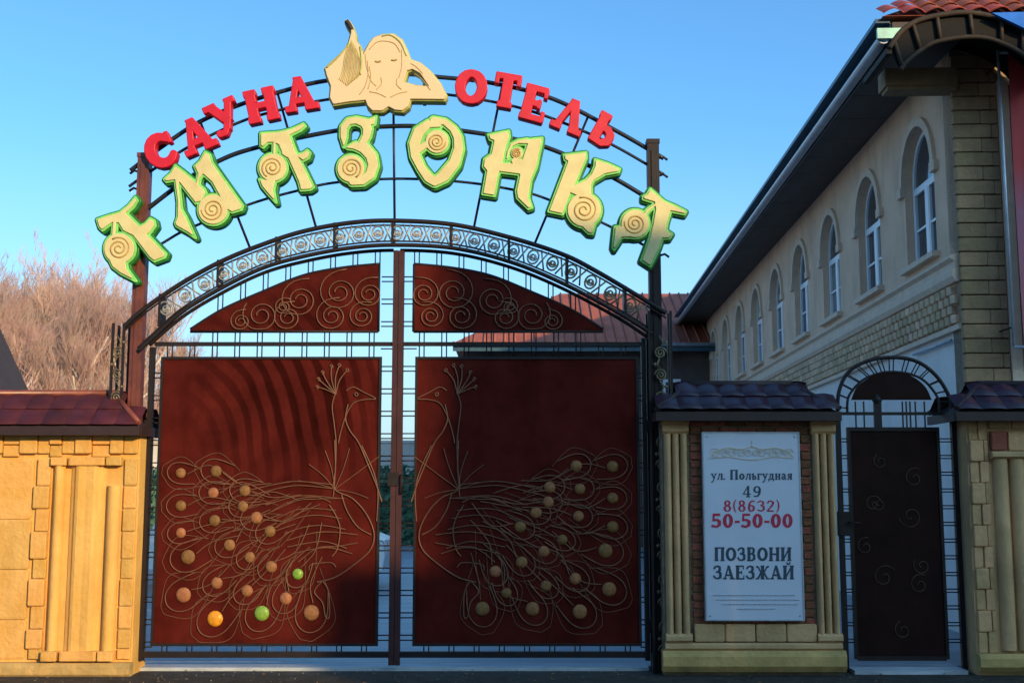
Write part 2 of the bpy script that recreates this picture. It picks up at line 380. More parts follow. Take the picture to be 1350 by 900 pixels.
def arc(cx, cy, rx, ry, a0, a1, r0, r1=None, n=14):
    r1 = r1 if r1 is not None else r0; out = []
    for i in range(n+1):
        t = i/n; a = R(a0+(a1-a0)*t); out.append((cx+rx*math.cos(a), cy+ry*math.sin(a), r0+(r1-r0)*math.sin(PI*t)))
    return ('s', out)
def q4(x0, y0, x1, y1, w0, w1=None):             # flat-ended bar with horizontal ends
    w1 = w1 or w0; return ('p', [(x0-w0/2, y0), (x0+w0/2, y0), (x1+w1/2, y1), (x1-w1/2, y1)])
def hb(x0, x1, y, h): return ('p', [(x0, y-h/2), (x1, y-h/2), (x1, y+h/2), (x0, y+h/2)])
def glyph(c, T=.2, t=.09, s=.08):
    """slab-serif glyph in a cell 1 high; returns primitives and advance"""
    def ser(x, y, w_=.34): return hb(x-w_/2, x+w_/2, y+(s/2 if y < .5 else -s/2), s)
    G = []
    if c == 'С': G = [arc(.46, .5, .36, .42, 40, 320, t*.6, T*.55), q4(.80, .62, .80, .95, .08)]; a = .95
    elif c == 'А': G = [q4(.14, 0, .46, 1, t), q4(.78, 0, .46, 1, T, T*.8), hb(.25, .66, .3, t), ser(.14, 0, .3), ser(.78, 0, .38)]; a = .98
    elif c == 'У': G = [q4(.52, .38, .16, 1, T), q4(.40, .12, .80, 1, t*1.2), ('s', [(.40, .14, .06), (.30, .05, .07), (.16, .08, .09)]), ser(.16, 1, .36), ser(.80, 1, .28)]; a = .95
    elif c == 'Н': G = [q4(.2, 0, .2, 1, T), q4(.78, 0, .78, 1, T), hb(.2, .78, .5, t), ser(.2, 0), ser(.2, 1), ser(.78, 0), ser(.78, 1)]; a = 1.0
    elif c == 'О' : G = [('s', [(.47+.34*math.cos(R(k*20)), .5+.42*math.sin(R(k*20)), t*.6+(T*.5-t*.6)*abs(math.cos(R(k*20)))) for k in range(19)])]; a = .98
    elif c == 'Т': G = [q4(.44, 0, .44, 1, T), hb(.06, .82, .96, s), q4(.1, .72, .1, 1, .08), q4(.78, .72, .78, 1, .08), ser(.44, 0, .4)]; a = .9
    elif c == 'Е': G = [q4(.2, 0, .2, 1, T), hb(.04, .7, .96, s), hb(.2, .55, .5, t), hb(.04, .74, .04, s), q4(.68, .74, .68, 1, .07), q4(.72, 0, .72, .28, .07), q4(.54, .38, .54, .62, .06)]; a = .85
    elif c == 'Л': G = [q4(.14, 0, .44, 1, t), q4(.76, 0, .46, 1, T, T*.8), ser(.14, 0, .3), ser(.76, 0, .36)]; a = .95
    elif c == 'Ь': G = [q4(.2, 0, .2, 1, T), ser(.2, 1), ('s', [(.2, .55, t*.5), (.48, .54, t*.6), (.64, .42, T*.4), (.64, .18, T*.4), (.48, .06, t*.6), (.1, .045, .045)])]; a = .82
    elif c == 'П': G = [q4(.2, 0, .2, 1, T), q4(.74, 0, .74, 1, T), hb(.05, .9, .96, s), ser(.2, 0), ser(.74, 0)]; a = .97
    elif c == 'З': G = [('s', [(.1, .8, .07), (.2, .92, t*.5), (.4, .96, t*.5), (.56, .87, T*.38), (.56, .66, T*.4), (.42, .54, t*.5), (.28, .53, t*.5)]), ('s', [(.42, .54, t*.5), (.62, .42, T*.42), (.62, .17, T*.42), (.42, .05, t*.5), (.2, .08, t*.5), (.08, .22, .07)])]; a = .8
    elif c == 'В': G = [q4(.2, 0, .2, 1, T), hb(.04, .3, .96, s), hb(.04, .3, .04, s), ('s', [(.2, .96, .04), (.5, .95, t*.5), (.62, .84, T*.38), (.6, .64, T*.38), (.46, .53, t*.5), (.2, .52, t*.5)]), ('s', [(.46, .52, t*.5), (.66, .4, T*.4), (.66, .18, T*.42), (.48, .05, t*.5), (.2, .045, .04)])]; a = .88
    elif c in 'ИЙ':
        G = [q4(.2, 0, .2, 1, T), q4(.78, 0, .78, 1, T), q4(.26, .12, .72, .88, .12), ser(.2, 0), ser(.2, 1), ser(.78, 0), ser(.78, 1)]; a = 1.0
        if c == 'Й': G.append(('s', [(.36, 1.2, .05), (.42, 1.1, .05), (.56, 1.1, .05), (.62, 1.2, .05)]))
    elif c == 'Ж': G = [q4(.56, 0, .56, 1, T), ser(.56, 0, .3), ser(.56, 1, .3), ('s', [(.1, .92, .07), (.22, .86, .05), (.4, .55, .05), (.56, .5, .05)]), ('s', [(1.02, .92, .07), (.9, .86, .05), (.72, .55, .05), (.56, .5, .05)]), q4(.14, 0, .46, .52, .15), q4(.98, 0, .66, .52, .15), ser(.12, 0, .26), ser(1.0, 0, .26)]; a = 1.18
    elif c == '4': G = [q4(.44, 0, .44, 1, T*.8), q4(.08, .28, .44, 1, t), hb(.03, .66, .28, t), ser(.44, 0, .34)]; a = .72
    elif c == '9': G = [('s', [(.34+.2*math.cos(R(k*30)), .68+.26*math.sin(R(k*30)), .045+.035*abs(math.cos(R(k*30)))) for k in range(13)]), ('s', [(.55, .68, .08), (.52, .32, .08), (.38, .08, .06), (.14, .08, .06)])]; a = .72
    elif c == '6': G = [('s', [(.34+.2*math.cos(R(k*30)), .3+.25*math.sin(R(k*30)), .045+.035*abs(math.cos(R(k*30)))) for k in range(13)]), ('s', [(.14, .32, .08), (.17, .66, .08), (.32, .92, .06), (.54, .92, .06)])]; a = .72
    elif c == '8': G = [('s', [(.35+.17*math.cos(R(k*30)), .75+.2*math.sin(R(k*30)), .045+.03*abs(math.cos(R(k*30)))) for k in range(13)]), ('s', [(.35+.21*math.cos(R(k*30)), .28+.24*math.sin(R(k*30)), .045+.04*abs(math.cos(R(k*30)))) for k in range(13)])]; a = .72
    elif c == '0': G = [('s', [(.36+.22*math.cos(R(k*20)), .5+.44*math.sin(R(k*20)), .045+.045*abs(math.cos(R(k*20)))) for k in range(19)])]; a = .74
    elif c == '5': G = [hb(.16, .58, .94, .12), q4(.15, .5, .18, 1, .08), ('s', [(.15, .52, .04), (.38, .58, .05), (.55, .44, .08), (.55, .2, .08), (.36, .05, .05), (.1, .12, .06)])]; a = .72
    elif c == '3': G = [('s', [(.1, .82, .06), (.3, .95, .05), (.5, .84, .07), (.5, .64, .07), (.3, .54, .04)]), ('s', [(.3, .54, .04), (.55, .42, .08), (.55, .18, .08), (.32, .05, .05), (.1, .14, .06)])]; a = .7
    elif c == '2': G = [('s', [(.12, .76, .06), (.2, .92, .05), (.38, .95, .05), (.54, .8, .08), (.48, .56, .07), (.1, .08, .05)]), hb(.06, .6, .06, .12)]; a = .7
    elif c == '-': G = [hb(.06, .34, .42, .11)]; a = .4
    elif c == '(': G = [('s', [(.26, 1.05, .03), (.14, .8, .05), (.1, .5, .06), (.14, .2, .05), (.26, -.05, .03)])]; a = .34
    elif c == ')': G = [('s', [(.08, 1.05, .03), (.2, .8, .05), (.24, .5, .06), (.2, .2, .05), (.08, -.05, .03)])]; a = .34
    elif c == 'о': G = [('s', [(.32+.2*math.cos(R(k*30)), .32+.26*math.sin(R(k*30)), .05+.04*abs(math.cos(R(k*30)))) for k in range(13)])]; a = .64
    elif c == 'у': G = [q4(.36, .14, .12, .62, .15), q4(.24, -.2, .54, .62, .09), hb(0, .24, .6, .06), hb(.42, .66, .6, .06), ('s', [(.25, -.18, .05), (.1, -.24, .06)])]; a = .64
    elif c == 'л': G = [q4(.12, 0, .3, .62, .09), q4(.52, 0, .52, .62, .15), hb(.2, .6, .59, .07), hb(.02, .2, .03, .06), hb(.4, .64, .03, .06)]; a = .66
    elif c == 'ь': G = [q4(.16, 0, .16, .62, .15), hb(.04, .28, .6, .06), ('s', [(.16, .36, .04), (.38, .35, .05), (.46, .2, .07), (.38, .06, .05), (.16, .04, .04)])]; a = .56
    elif c == 'г': G = [q4(.16, 0, .16, .62, .15), hb(.04, .46, .59, .07), hb(.04, .28, .03, .06), q4(.44, .42, .44, .62, .07)]; a = .5
    elif c == 'д': G = [q4(.16, .06, .28, .62, .09), q4(.48, .06, .48, .62, .15), hb(.18, .56, .59, .07), hb(.02, .64, .05, .08), q4(.06, -.16, .06, .08, .08), q4(.6, -.16, .6, .08, .08)]; a = .68
    elif c == 'н': G = [q4(.16, 0, .16, .62, .15), q4(.5, 0, .5, .62, .15), hb(.16, .5, .32, .07), hb(.04, .28, .03, .06), hb(.38, .62, .03, .06), hb(.04, .28, .6, .06), hb(.38, .62, .6, .06)]; a = .66
    elif c == 'а': G = [('s', [(.1, .5, .05), (.24, .6, .05), (.4, .52, .06), (.42, .1, .07), (.52, .03, .04)]), ('s', [(.4, .36, .04), (.16, .28, .06), (.1, .14, .07), (.22, .05, .05), (.4, .14, .04)])]; a = .58
    elif c == 'я': G = [q4(.46, 0, .46, .62, .15), hb(.34, .58, .03, .06), hb(.3, .58, .6, .06), ('s', [(.46, .6, .03), (.22, .57, .05), (.14, .45, .06), (.22, .33, .05), (.46, .3, .03)]), q4(.1, 0, .3, .3, .12)]; a = .6
    elif c == '.': G = [('s', [(.1, .07, .08)])]; a = .22
    else: a = .4
    return G, a

# ------------------------------------------------------------------ ground
def sheet(name, x0, x1, y0, y1, z, m):
    o = MB(); o.face([(x0, y0, z), (x1, y0, z), (x1, y1, z), (x0, y1, z)]); return tag(o.build(name, m), kind='structure')
sheet('ground', -900, 900, -900, 1500, -.14, M['soil'])
o = MB().box(-60, 60, -5.5, .34, -.3, 0).build('pavement', M['paving']); tag(o, kind='structure')
o = MB().box(-60, 60, -5.66, -5.503, -.3, .012).build('kerb', M['kerb']); tag(o, kind='structure')
sheet('road', -60, 60, -13.5, -5.66, -.13, M['asphalt'])
o = MB().box(-60, 60, -16.5, -13.5, -.3, 0).build('far_pavement', M['paving']); tag(o, kind='structure')
o = MB().box(-18, 22, .343, 34, -.3, .004).build('yard_paving', M['yard']); tag(o, kind='structure')

lf_ = MB()
for i in range(420):
    x, y = random.uniform(-8, 8), random.triangular(-3.5, .3, .0); a = rnd()*6.28; l = random.uniform(.012, .03); u = Vector((math.cos(a), math.sin(a), random.uniform(-.3, .3)))*l; v = Vector((-math.sin(a), math.cos(a), random.uniform(-.2, .4)))*l*.5
    p = Vector((x, y, .014)); lf_.face([p-u, p+v, p+u, p-v])
M['leaf'] = mat('dry_leaf', (.20, .11, .045), .8, 0, .5, 9, 0)
tag(lf_.build('fallen_leaves', M['leaf']), 'small dry brown leaves scattered on the pavement before the gates', 'leaves', kind='stuff')
gr_ = MB()
for i in range(1200):
    x, y = random.uniform(-8, 8), random.triangular(-3, .3, .1); r_ = random.uniform(.004, .011); c = Vector((x, y, r_*.4))
    P_ = [c+Vector((math.cos(q*2.1+i)*r_, math.sin(q*2.1+i)*r_, 0)) for q in range(3)]; t_ = c+Vector((0, 0, r_))
    for q in range(3): gr_.face([P_[q], P_[(q+1) % 3], t_])
tag(gr_.build('grit', M['mortar']), 'pale grit scattered on the pavement before the gates', 'gravel', kind='stuff')
# ------------------------------------------------------------------ entrance arch: posts, curved truss, rails
OUT = spl([(163, 431), (189, 408), (240, 373), (293, 344), (347, 322), (400, 305), (460, 294), (518, 291), (597, 296), (672, 313), (741, 335), (787, 358), (851, 396), (878, 413)])
INN = spl([(183, 462), (200, 446), (240, 411), (293, 379), (347, 353), (400, 338), (460, 327), (518, 323), (597, 327), (672, 345), (741, 373), (813, 411), (860, 440)])
LT = spl([(197, 455), (240, 418), (293, 386), (347, 360), (400, 345), (460, 334), (519, 330), (597, 334), (672, 352), (741, 380), (813, 418), (853, 444)])
def wpts(P, Y): return [(at(x, y, Y)[0], Y, at(x, y, Y)[1]) for x, y in P]
def interp(P, x):
    for a, b in zip(P, P[1:]):
        if a[0] <= x <= b[0]: return a[1]+(b[1]-a[1])*(x-a[0])/max(b[0]-a[0], 1e-6)
    return P[-1][1] if x > P[-1][0] else P[0][1]

arch = thing('entrance_arch', 'dark wrought iron entrance arch with tall posts and curved scrollwork truss over the driveway', 'arch', (GX(523), 0, 0))
XL, XR = GX(183, 0, 420), GX(865, 0, 500)
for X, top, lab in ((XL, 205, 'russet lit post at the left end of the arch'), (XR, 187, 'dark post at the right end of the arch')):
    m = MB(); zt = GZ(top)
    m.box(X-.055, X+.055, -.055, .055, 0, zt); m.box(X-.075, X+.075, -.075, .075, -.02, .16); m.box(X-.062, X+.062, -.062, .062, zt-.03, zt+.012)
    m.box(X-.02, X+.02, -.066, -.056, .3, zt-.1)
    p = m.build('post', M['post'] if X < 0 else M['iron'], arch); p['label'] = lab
    # openwork scroll pilaster on the outer side of the post
    s = -1 if X < 0 else 1; m = MB(); b = MB()
    for dx in (.10, .20) if X < 0 else (-.07, .13):
        xx = X+s*dx
        for y in (-.1, .06): b.box(xx-.011, xx+.011, y-.011, y+.011, 0, GZ(428 if X < 0 else 412))
    for k in range(14):
        z0 = .2+k*.205; cx = X+s*(.15 if X < 0 else .03)
        for yy in (-.1,):
            P = []
            for i in range(25):
                a = i/24*2.2*2*PI; rr = .058*(1-i/26); P.append((cx+math.cos(a)*rr*(1 if k % 2 else -1), yy, z0+math.sin(a)*rr))
            m.tube(P, .009, 5)
            m.tube([(cx, yy, z0+.05), (cx+.03*(1 if k % 2 else -1), yy, z0+.10), (cx-.01, yy, z0+.16)], .008, 5)
        m.lathe([(.0, -.02), (.016, -.008), (.016, .008), (0, .02)], (cx+.05*(1 if k % 2 else -1), -.1, z0+.1), 6)
    b.build('pilaster_bars', M['iron'], arch); m.build('pilaster_scrolls', M['scroll'], arch)
    m = MB()
    for zz in (top+22, top+45, top+150): m.tube([(X+s*.05, 0, GZ(zz)), (X+s*.10, 0, GZ(zz)+.015), (X+s*.14, 0, GZ(zz)-.015)], .012, 6)
    m.build('stub_bracket', M['iron'], arch)
for nm, P, r in (('outer_chord', OUT, .022), ('inner_chord', INN, .02)):
    m = MB()
    for Y in (-.09, .07): m.tube(wpts(P, Y), r, 8)
    m.build(nm, M['iron'], arch)
P2 = [(a[0], a[1]+6) for a in OUT]; P3 = [(a[0], a[1]-5) for a in INN]
m = MB(); m.tube(wpts(P2, -.09), .009, 6); m.tube(wpts(P3, -.09), .009, 6); m.build('chord_liner', M['iron'], arch)
# scrolls inside the truss, one part each: a ring, a C-scroll and a cross
scr = MB()
def spiral(cx, cz, r, turns, ph, sgn, y, n=22, tail=None):
    P = []
    for i in range(n+1):
        t = i/n; a = ph+sgn*t*turns*2*PI; rr = r*(1-t*.85); P.append((cx+math.cos(a)*rr, y, cz+math.sin(a)*rr))
    if tail: P = [tail]+P
    return P
NS = 25
for k in range(NS):
    px = 196+(852-196)*(k+.5)/NS; yo = interp(OUT, px)
    # normal direction of the truss
    dy = interp(OUT, px+3)-interp(OUT, px-3); nl = math.hypot(6, dy); nx, ny = -dy/nl, 6/nl
    cpx, cpy = px+nx*16, yo+ny*16
    cx, cz = at(cpx, cpy, -.09); tx, tz = at(cpx+6/nl*10, cpy+dy/nl*10, -.09); ux, uz = (tx-cx)/.07, (tz-cz)/.07
    l = math.hypot(ux, uz); ux /= l; uz /= l; vx, vz = uz, -ux
    m = MB(); q = lambda a, b: (cx+ux*a+vx*b, -.09, cz+uz*a+vz*b)
    m.tube([q(.052*math.cos(a), .066*math.sin(a)) for a in [i*2*PI/14 for i in range(15)]], .0095, 5)
    for sg in (1, -1):
        P = []
        for i in range(18):
            t = i/17; a = t*1.6*2*PI; rr = .038*(1-t*.8); P.append(q(sg*(.02-.0*t)+rr*math.cos(a)*sg-.02*sg, rr*math.sin(a)))
        m.tube(P, .0075, 5)
    m.tube([q(.055, -.085), q(.092, 0), q(.055, .085)], .009, 5); m.tube([q(.128, -.085), q(.092, 0), q(.128, .085)], .009, 5)
    m.build('scroll', M['ringscroll'] if k < NS*.8 else M['scroll'], arch)
for k in range(9):
    m = MB(); px = 215+k*76; yo = interp(OUT, px); yi = interp(INN, px)
    a, b = at(px, yo, 0), at(px, yi, 0); m.box(a[0]-.012, a[0]+.012, -.1, .08, b[1], a[1]); m.build('spacer', M['iron'], arch)
m = MB(); m.tube([(at(518, 98)[0], .02, at(518, 98)[1]), (at(520, 292)[0], .02, at(520, 292)[1])], .013, 6); m.build('centre_rod', M['iron_rail'], arch)
# rails that carry the letters
RAILS = {
 'red_word_upper': ([(172, 225), (210, 196), (261, 162), (317, 138), (374, 120), (428, 107), (519, 98), (580, 102), (650, 110), (730, 131), (813, 173), (875, 209)], .021),
 'red_word_lower': ([(170, 246), (197, 227), (250, 193), (319, 160), (374, 144), (428, 132), (519, 122), (590, 125), (680, 141), (750, 165), (811, 193), (875, 230)], .014),
 'green_word_upper': ([(168, 297), (190, 279), (240, 241), (287, 213), (337, 195), (440, 173), (507, 167), (560, 167), (612, 173), (680, 184), (730, 198), (800, 230), (847, 257), (876, 275)], .022),
 'green_word_lower': ([(168, 350), (220, 317), (250, 301), (330, 269), (390, 252), (440, 241), (510, 236), (570, 237), (627, 242), (680, 251), (720, 262), (803, 298), (872, 337)], .013)}
for k, (P, r) in RAILS.items():
    m = MB(); m.tube(wpts(spl(P), .0), r, 8); m.build('rail', M['iron_rail'], arch)
for P in ([(265, 163), (330, 328)], [(366, 123), (417, 301)], [(662, 114), (625, 299)], [(776, 152), (705, 321)]):
    m = MB(); m.tube(wpts(P, .03), .013, 6); m.build('strut', M['iron'], arch)

# ------------------------------------------------------------------ gate leaves
def plate_simple(poly, ya, yb):
    m = MB(); m.prism([at(x, y, 0) for x, y in poly] if False else poly, ya, yb); return m
CX = 523.0
PANU = spl([(251, 434), (293, 408), (347, 384), (400, 363), (450, 353), (500, 348)])
DL = [(165,122,8),(295,115,9),(285,195,8.5),(402,187,9),(395,245,8.5),(165,243,8.5),(290,298,9),(445,287,9.5),(495,337,9),(165,343,8),(345,388,9),(192,432,11),(420,433,8.5),(500,468,9),(598,495,8.5),(298,528,9),(410,557,9),(175,572,11.5),(553,585,9.5),(292,660,12),(465,640,11.5),(648,638,12)]
DL = [(180+a/2.81, 580+b/2.81, r) for a, b, r in DL]
DR = [(660,143,9),(787,145,9),(568,217,9),(673,223,8.5),(787,255,8.5),(563,268,8.5),(520,305,9),(668,318,8.5),(465,355,9),(787,355,9),(612,400,8),(548,440,8.5),(762,438,11),(470,478,9),(378,510,9),(657,535,9),(555,560,8.5),(775,572,11),(417,585,8),(333,640,11),(508,640,10.5),(673,650,11)]
DR = [(510+a/2.646, 560+b/2.646, r) for a, b, r in DR]
disc_mesh = {}
for nm in ('gold', 'greenglass', 'orangeglass'):
    disc_mesh[nm] = MB().lathe([(0.2, .95), (.55, .8), (.82, .5), (.98, .12), (1.0, -.2)], (0, 0, 0), 14, 'y').data('feather_eye', M[nm])

def make_leaf(side):
    s = -1 if side == 'left' else 1
    mx = (lambda x: x) if s < 0 else (lambda x: 2*CX-x)          # mirror about the meeting stile
    hx = GX(196) if s < 0 else GX(850)
    lab = ('left leaf of the driveway gate, sunlit russet sheet with wire peacock and amber discs' if s < 0 else
           'right leaf of the driveway gate, shaded dark sheet with dim discs beside the poster pier')
    g = thing('gate_leaf', lab, 'gate', (hx, 0, 0), 'leaves of the driveway gate')
    X = lambda px, row=600: GX(px, 0, row)
    zb = GZ(861)
    ms = X(519.2) if s < 0 else X(526.8)
    # frame
    m = MB(); m.box(ms-.024, ms+.024, -.035, .035, .06, GZ(331)); m.build('meeting_stile', M['stile'], g)
    m = MB(); m.box(hx-.022, hx+.022, -.03, .03, .1, GZ(458 if s < 0 else 446)); m.build('hinge_stile', M['iron'], g)
    P = [p for p in LT if (p[0] <= 519 if s < 0 else p[0] >= 527)]
    m = MB(); m.tube(wpts(P, 0), .017, 8); m.build('top_rail', M['iron'], g)
    a, b = sorted((hx, ms))
    m = MB(); m.box(a+.02, b-.02, -.02, .02, GZ(456), GZ(451)); m.build('middle_rail', M['iron'], g)
    m = MB(); m.box(a+.02, b-.02, -.025, .025, GZ(866), GZ(858)); m.build('bottom_rail', M['iron'], g)
    # sheets
    if s < 0: x0, x1 = X(210), X(500)
    else: x0, x1 = X(548), X(841)
    zt, z0 = GZ(472), GZ(849)
    m = MB(); m.box(x0, x1, -.008, .004, z0, zt); m.build('lower_sheet', M['sheet'], g)
    m = MB(); t = .012
    m.box(x0-t, x0+t, -.02, .016, z0-t, zt+t); m.box(x1-t, x1+t, -.02, .016, z0-t, zt+t)
    m.box(x0+t, x1-t, -.02, .016, z0-t, z0+t); m.box(x0+t, x1-t, -.02, .016, zt-t, zt+t); m.build('lower_sheet_frame', M['iron'], g)
    U = [(mx(x), y) for x, y in PANU]
    W = [at(x, y) for x, y in U]; zu = GZ(437)
    poly = W+[(W[-1][0], zu), (W[0][0], zu)]
    m = MB(); m.prism(poly, -.008, .004); m.build('upper_sheet', M['sheet'], g)
    m = MB(); loop = [(x, 0, z) for x, z in poly]+[(poly[0][0], 0, poly[0][1])]
    m.tube(loop[:len(W)], .014, 6); m.tube([loop[len(W)-1], loop[len(W)]], .014, 6); m.tube([loop[len(W)], loop[len(W)+1]], .014, 6)
    m.build('upper_sheet_frame', M['iron'], g)
    # paired tie bars, each pair a part
    def tie(xa, za, xb, zb_):
        m = MB()
        for d in (-.022, .022):
            if abs(xa-xb) < 1e-6 : m.tube([(xa+d, 0, za), (xb+d, 0, zb_)], .0065, 5)
            else: m.tube([(xa, 0, za+d), (xb, 0, zb_+d)], .0065, 5)
        m.build('tie_bars', M['iron'], g)
    for k in range(8):
        px = mx(497-k*29.5); xx = at(px, 400)[0]
        tie(xx, at(px, interp(sorted(U), px))[1], xx, at(px, interp(LT, px))[1])
    for k in range(10):
        px = mx(490-k*29.5)
        xx = at(px, 450)[0]; tie(xx, zt, xx, zu if 255 < (px if s < 0 else 2*CX-px) else GZ(453))
    xi = x1 if s < 0 else x0; xo = x0 if s < 0 else x1
    for k in range(17):
        z = GZ(368+k*29.5)
        if not (zu-.25 < z < zt+.0 and z > zt): tie(xi, z, ms, z)
    for k in range(13): z = GZ(495+k*29.5); tie(xo, z, hx, z)
    for k in range(9): xx = x0+(x1-x0)*(k+.5)/9; tie(xx, z0, xx, GZ(860))
    # wire scrolls on the upper sheet
    yw = -.02
    for cx_, cy_, r, ph in ((345, 416, 20, 3.6), (380, 419, 15, 3.4), (396, 396, 20, 3.4), (374, 405, 9, 3.), (448, 386, 21, 3.5), (487, 388, 16, 3.3), (438, 417, 17, 3.4), (478, 417, 14, 3.2), (318, 424, 11, 3.4)):
        c = at(mx(cx_), cy_); m = MB(); r_ = r/143
        P = []
        for i in range(44):
            t_ = i/43; aa = (ph-2.2+t_*2.3*2*PI); aa = aa if s < 0 else PI-aa
            rr = r_*(1.65-1.35*t_**.55); P.append((c[0]+math.cos(aa)*rr, yw, c[1]+math.sin(aa)*rr*.95))
        zmin = zu+.02; P = [(x, y, max(z, zmin)) for x, y, z in P if z < GZ(interp(sorted(U), CX+(x-GX(CX, 0, 400))*143))+.03-.05]
        m.tube(P, .0065, 5); m.build('wire_scroll', M['wire'], g)
    # peacock in wire
    def wire(pts, nm='peacock_wire', r=.0065, o_=(0, 0), s_=1):
        P = spl([(mx(o_[0]+a/s_), o_[1]+b/s_) for a, b in pts], 6); m = MB(); m.tube([(at(x, y)[0], yw, at(x, y)[1]) for x, y in P], r, 5, cap=False)
        return m
    H = dict(o_=(380, 430), s_=4.286); body = MB()
    def add(*a, **k): q = wire(*a, **k); n = len(body.v); body.v += q.v; body.f += [tuple(i+n for i in f) for f in q.f]; body.sm += q.sm
    for e in ((165, 345), (172, 300), (195, 262), (245, 228), (290, 222), (335, 250)): add([(270, 385), ((270+e[0])/2-12, (385+e[1])/2-10), e], **H); add([(e[0]-8, e[1]), (e[0], e[1]-10), (e[0]+9, e[1]+2), (e[0]-2, e[1]+10)], **H)
    body.build('peacock_crest', M['wire'], g); body = MB()
    add([(330, 365), (370, 345), (430, 375), (495, 410), (430, 415), (370, 435), (330, 500), (300, 590), (285, 660)], **H)
    add([(270, 375), (250, 450), (262, 560), (272, 680), (262, 900), (255, 960)], **H)
    add([(340, 440), (325, 520), (350, 590), (400, 660), (460, 800), (500, 900), (530, 990)], r=.0075, **H)
    add([(380, 375), (395, 382), (390, 395), (378, 388), (380, 375)], **H)
    body.build('peacock_neck', M['wire'], g); body = MB()
    Z = dict(o_=(180, 580), s_=2.81)
    add([(735, 0), (738, 100), (735, 180), (800, 215), (850, 270), (880, 340), (870, 400), (820, 450), (740, 505), (670, 525)], r=.0075, **Z)
    add([(835, 20), (880, 120), (895, 200), (890, 300)], **Z)
    add([(760, 200), (780, 260), (820, 320), (870, 350)], **Z)
    for k, (a, b, c, d) in enumerate(((735, 180, 440, 200), (750, 215, 480, 240), (770, 215, 500, 265), (740, 260, 520, 290), (760, 290, 540, 310), (775, 330, 550, 345), (820, 350, 555, 372), (780, 400, 560, 395), (800, 420, 580, 420), (820, 380, 600, 450), (740, 470, 640, 480), (735, 165, 420, 185), (720, 230, 560, 235))):
        add([(a, b), ((a+c)/2+30, (b+d)/2-22), ((a+c)/2-40, (b+d)/2-16), (c, d)], r=.0055, **Z)
    for a, b in ((700, 40), (640, 90), (790, 30), (900, 60), (860, 215), (600, 150)): add([(735, 182), ((735+a)/2+6, (182+b)/2-4), (a, b)], r=.0045, **Z)
    add([(725, 430), (745, 400), (755, 330), (740, 280), (715, 240)], **Z)
    add([(690, 520), (660, 560), (690, 600), (700, 650), (715, 650), (712, 560), (690, 520)], **Z)
    body.build('peacock_body', M['wire'], g)
    # tail feathers: stem and U-shaped loop round each disc
    ax, ay = (440, 655)
    D = DL if s < 0 else DR
    for (dx_, dy_, r) in D:
        qx = mx(dx_); vx, vy = ax-qx, ay-dy_; l = math.hypot(vx, vy); vx /= l; vy /= l
        wx, wy = -vy, vx; rr = r*1.75; j = random.uniform(-.25, .25)
        pts = [(qx+vx*r*2.6-wx*rr*.8, dy_+vy*r*2.6-wy*rr*.8), (qx-wx*rr, dy_-wy*rr), (qx-vx*rr*.9-wx*rr*.7, dy_-vy*rr*.9-wy*rr*.7), (qx-vx*rr*1.25, dy_-vy*rr*1.25),
               (qx-vx*rr*.9+wx*rr*.7, dy_-vy*rr*.9+wy*rr*.7), (qx+wx*rr, dy_+wy*rr), (qx+vx*r*2.6+wx*rr*.8, dy_+vy*r*2.6+wy*rr*.8)]
        clampx = lambda x: min(max(x, 214), 497); clampy = lambda y: min(max(y, 480), 846)
        f = MB(); P = spl([(mx(clampx(x)), clampy(y)) for x, y in pts], 5)
        f.tube([(at(x, y)[0], yw, at(x, y)[1]) for x, y in P], .006, 5, cap=False)
        ln = min(l*.8, 75); st = [(qx+vx*r*1.1, dy_+vy*r*1.1), (qx+vx*ln*.5+wx*ln*j, dy_+vy*ln*.5+wy*ln*j), (qx+vx*ln, dy_+vy*ln)]
        P = spl([(mx(clampx(x)), clampy(y)) for x, y in st], 5)
        f.tube([(at(x, y)[0], yw, at(x, y)[1]) for x, y in P], .0055, 5, cap=False)
        k2 = 1.55; pts = [(qx+vx*r*3.4-wx*rr*.5, dy_+vy*r*3.4-wy*rr*.5), (qx-wx*rr*k2, dy_-wy*rr*k2), (qx-vx*rr*k2-wx*rr*.6, dy_-vy*rr*k2-wy*rr*.6), (qx-vx*rr*1.75, dy_-vy*rr*1.75), (qx-vx*rr*k2+wx*rr*.6, dy_-vy*rr*k2+wy*rr*.6), (qx+wx*rr*k2, dy_+wy*rr*k2), (qx+vx*ln*.8, dy_+vy*ln*.8)]
        P = spl([(mx(clampx(x)), clampy(y)) for x, y in pts], 7)
        f.tube([(at(x, y)[0], yw+.004, at(x, y)[1]) for x, y in P], .0033, 4, cap=False)
        fo = f.build('tail_feather', M['wire'], g)
        key = 'gold'
        if s < 0 and abs(dx_-392.8) < 1 or (s < 0 and abs(dx_-345.5) < 1 and dy_ > 790): key = 'greenglass'
        if (s < 0 and abs(dx_-283.9) < 1 and dy_ > 800): key = 'orangeglass'
        c = at(dx_, dy_); rw = r/143*.86
        e = bpy.data.objects.new('feather_eye', disc_mesh[key]); COL.objects.link(e); e.parent = fo
        e.location = (c[0]-ORG[g.name][0], -.012, c[1]); e.scale = (rw, .028, rw)
        if key == 'greenglass': e['label'] = 'green glass feather eye'
        if key == 'orangeglass': e['label'] = 'bright orange glass feather eye'
    m = MB(); m.box(ms-.05, ms+.05, -.05, -.036, GZ(640), GZ(622)) if s < 0 else m.tube([(ms+.03, -.03, GZ(650)), (ms+.03, -.07, GZ(650)), (ms+.03, -.07, GZ(625)), (ms+.03, -.03, GZ(625))], .009, 6)
    m.build('lock' if s < 0 else 'handle', M['iron'], g)
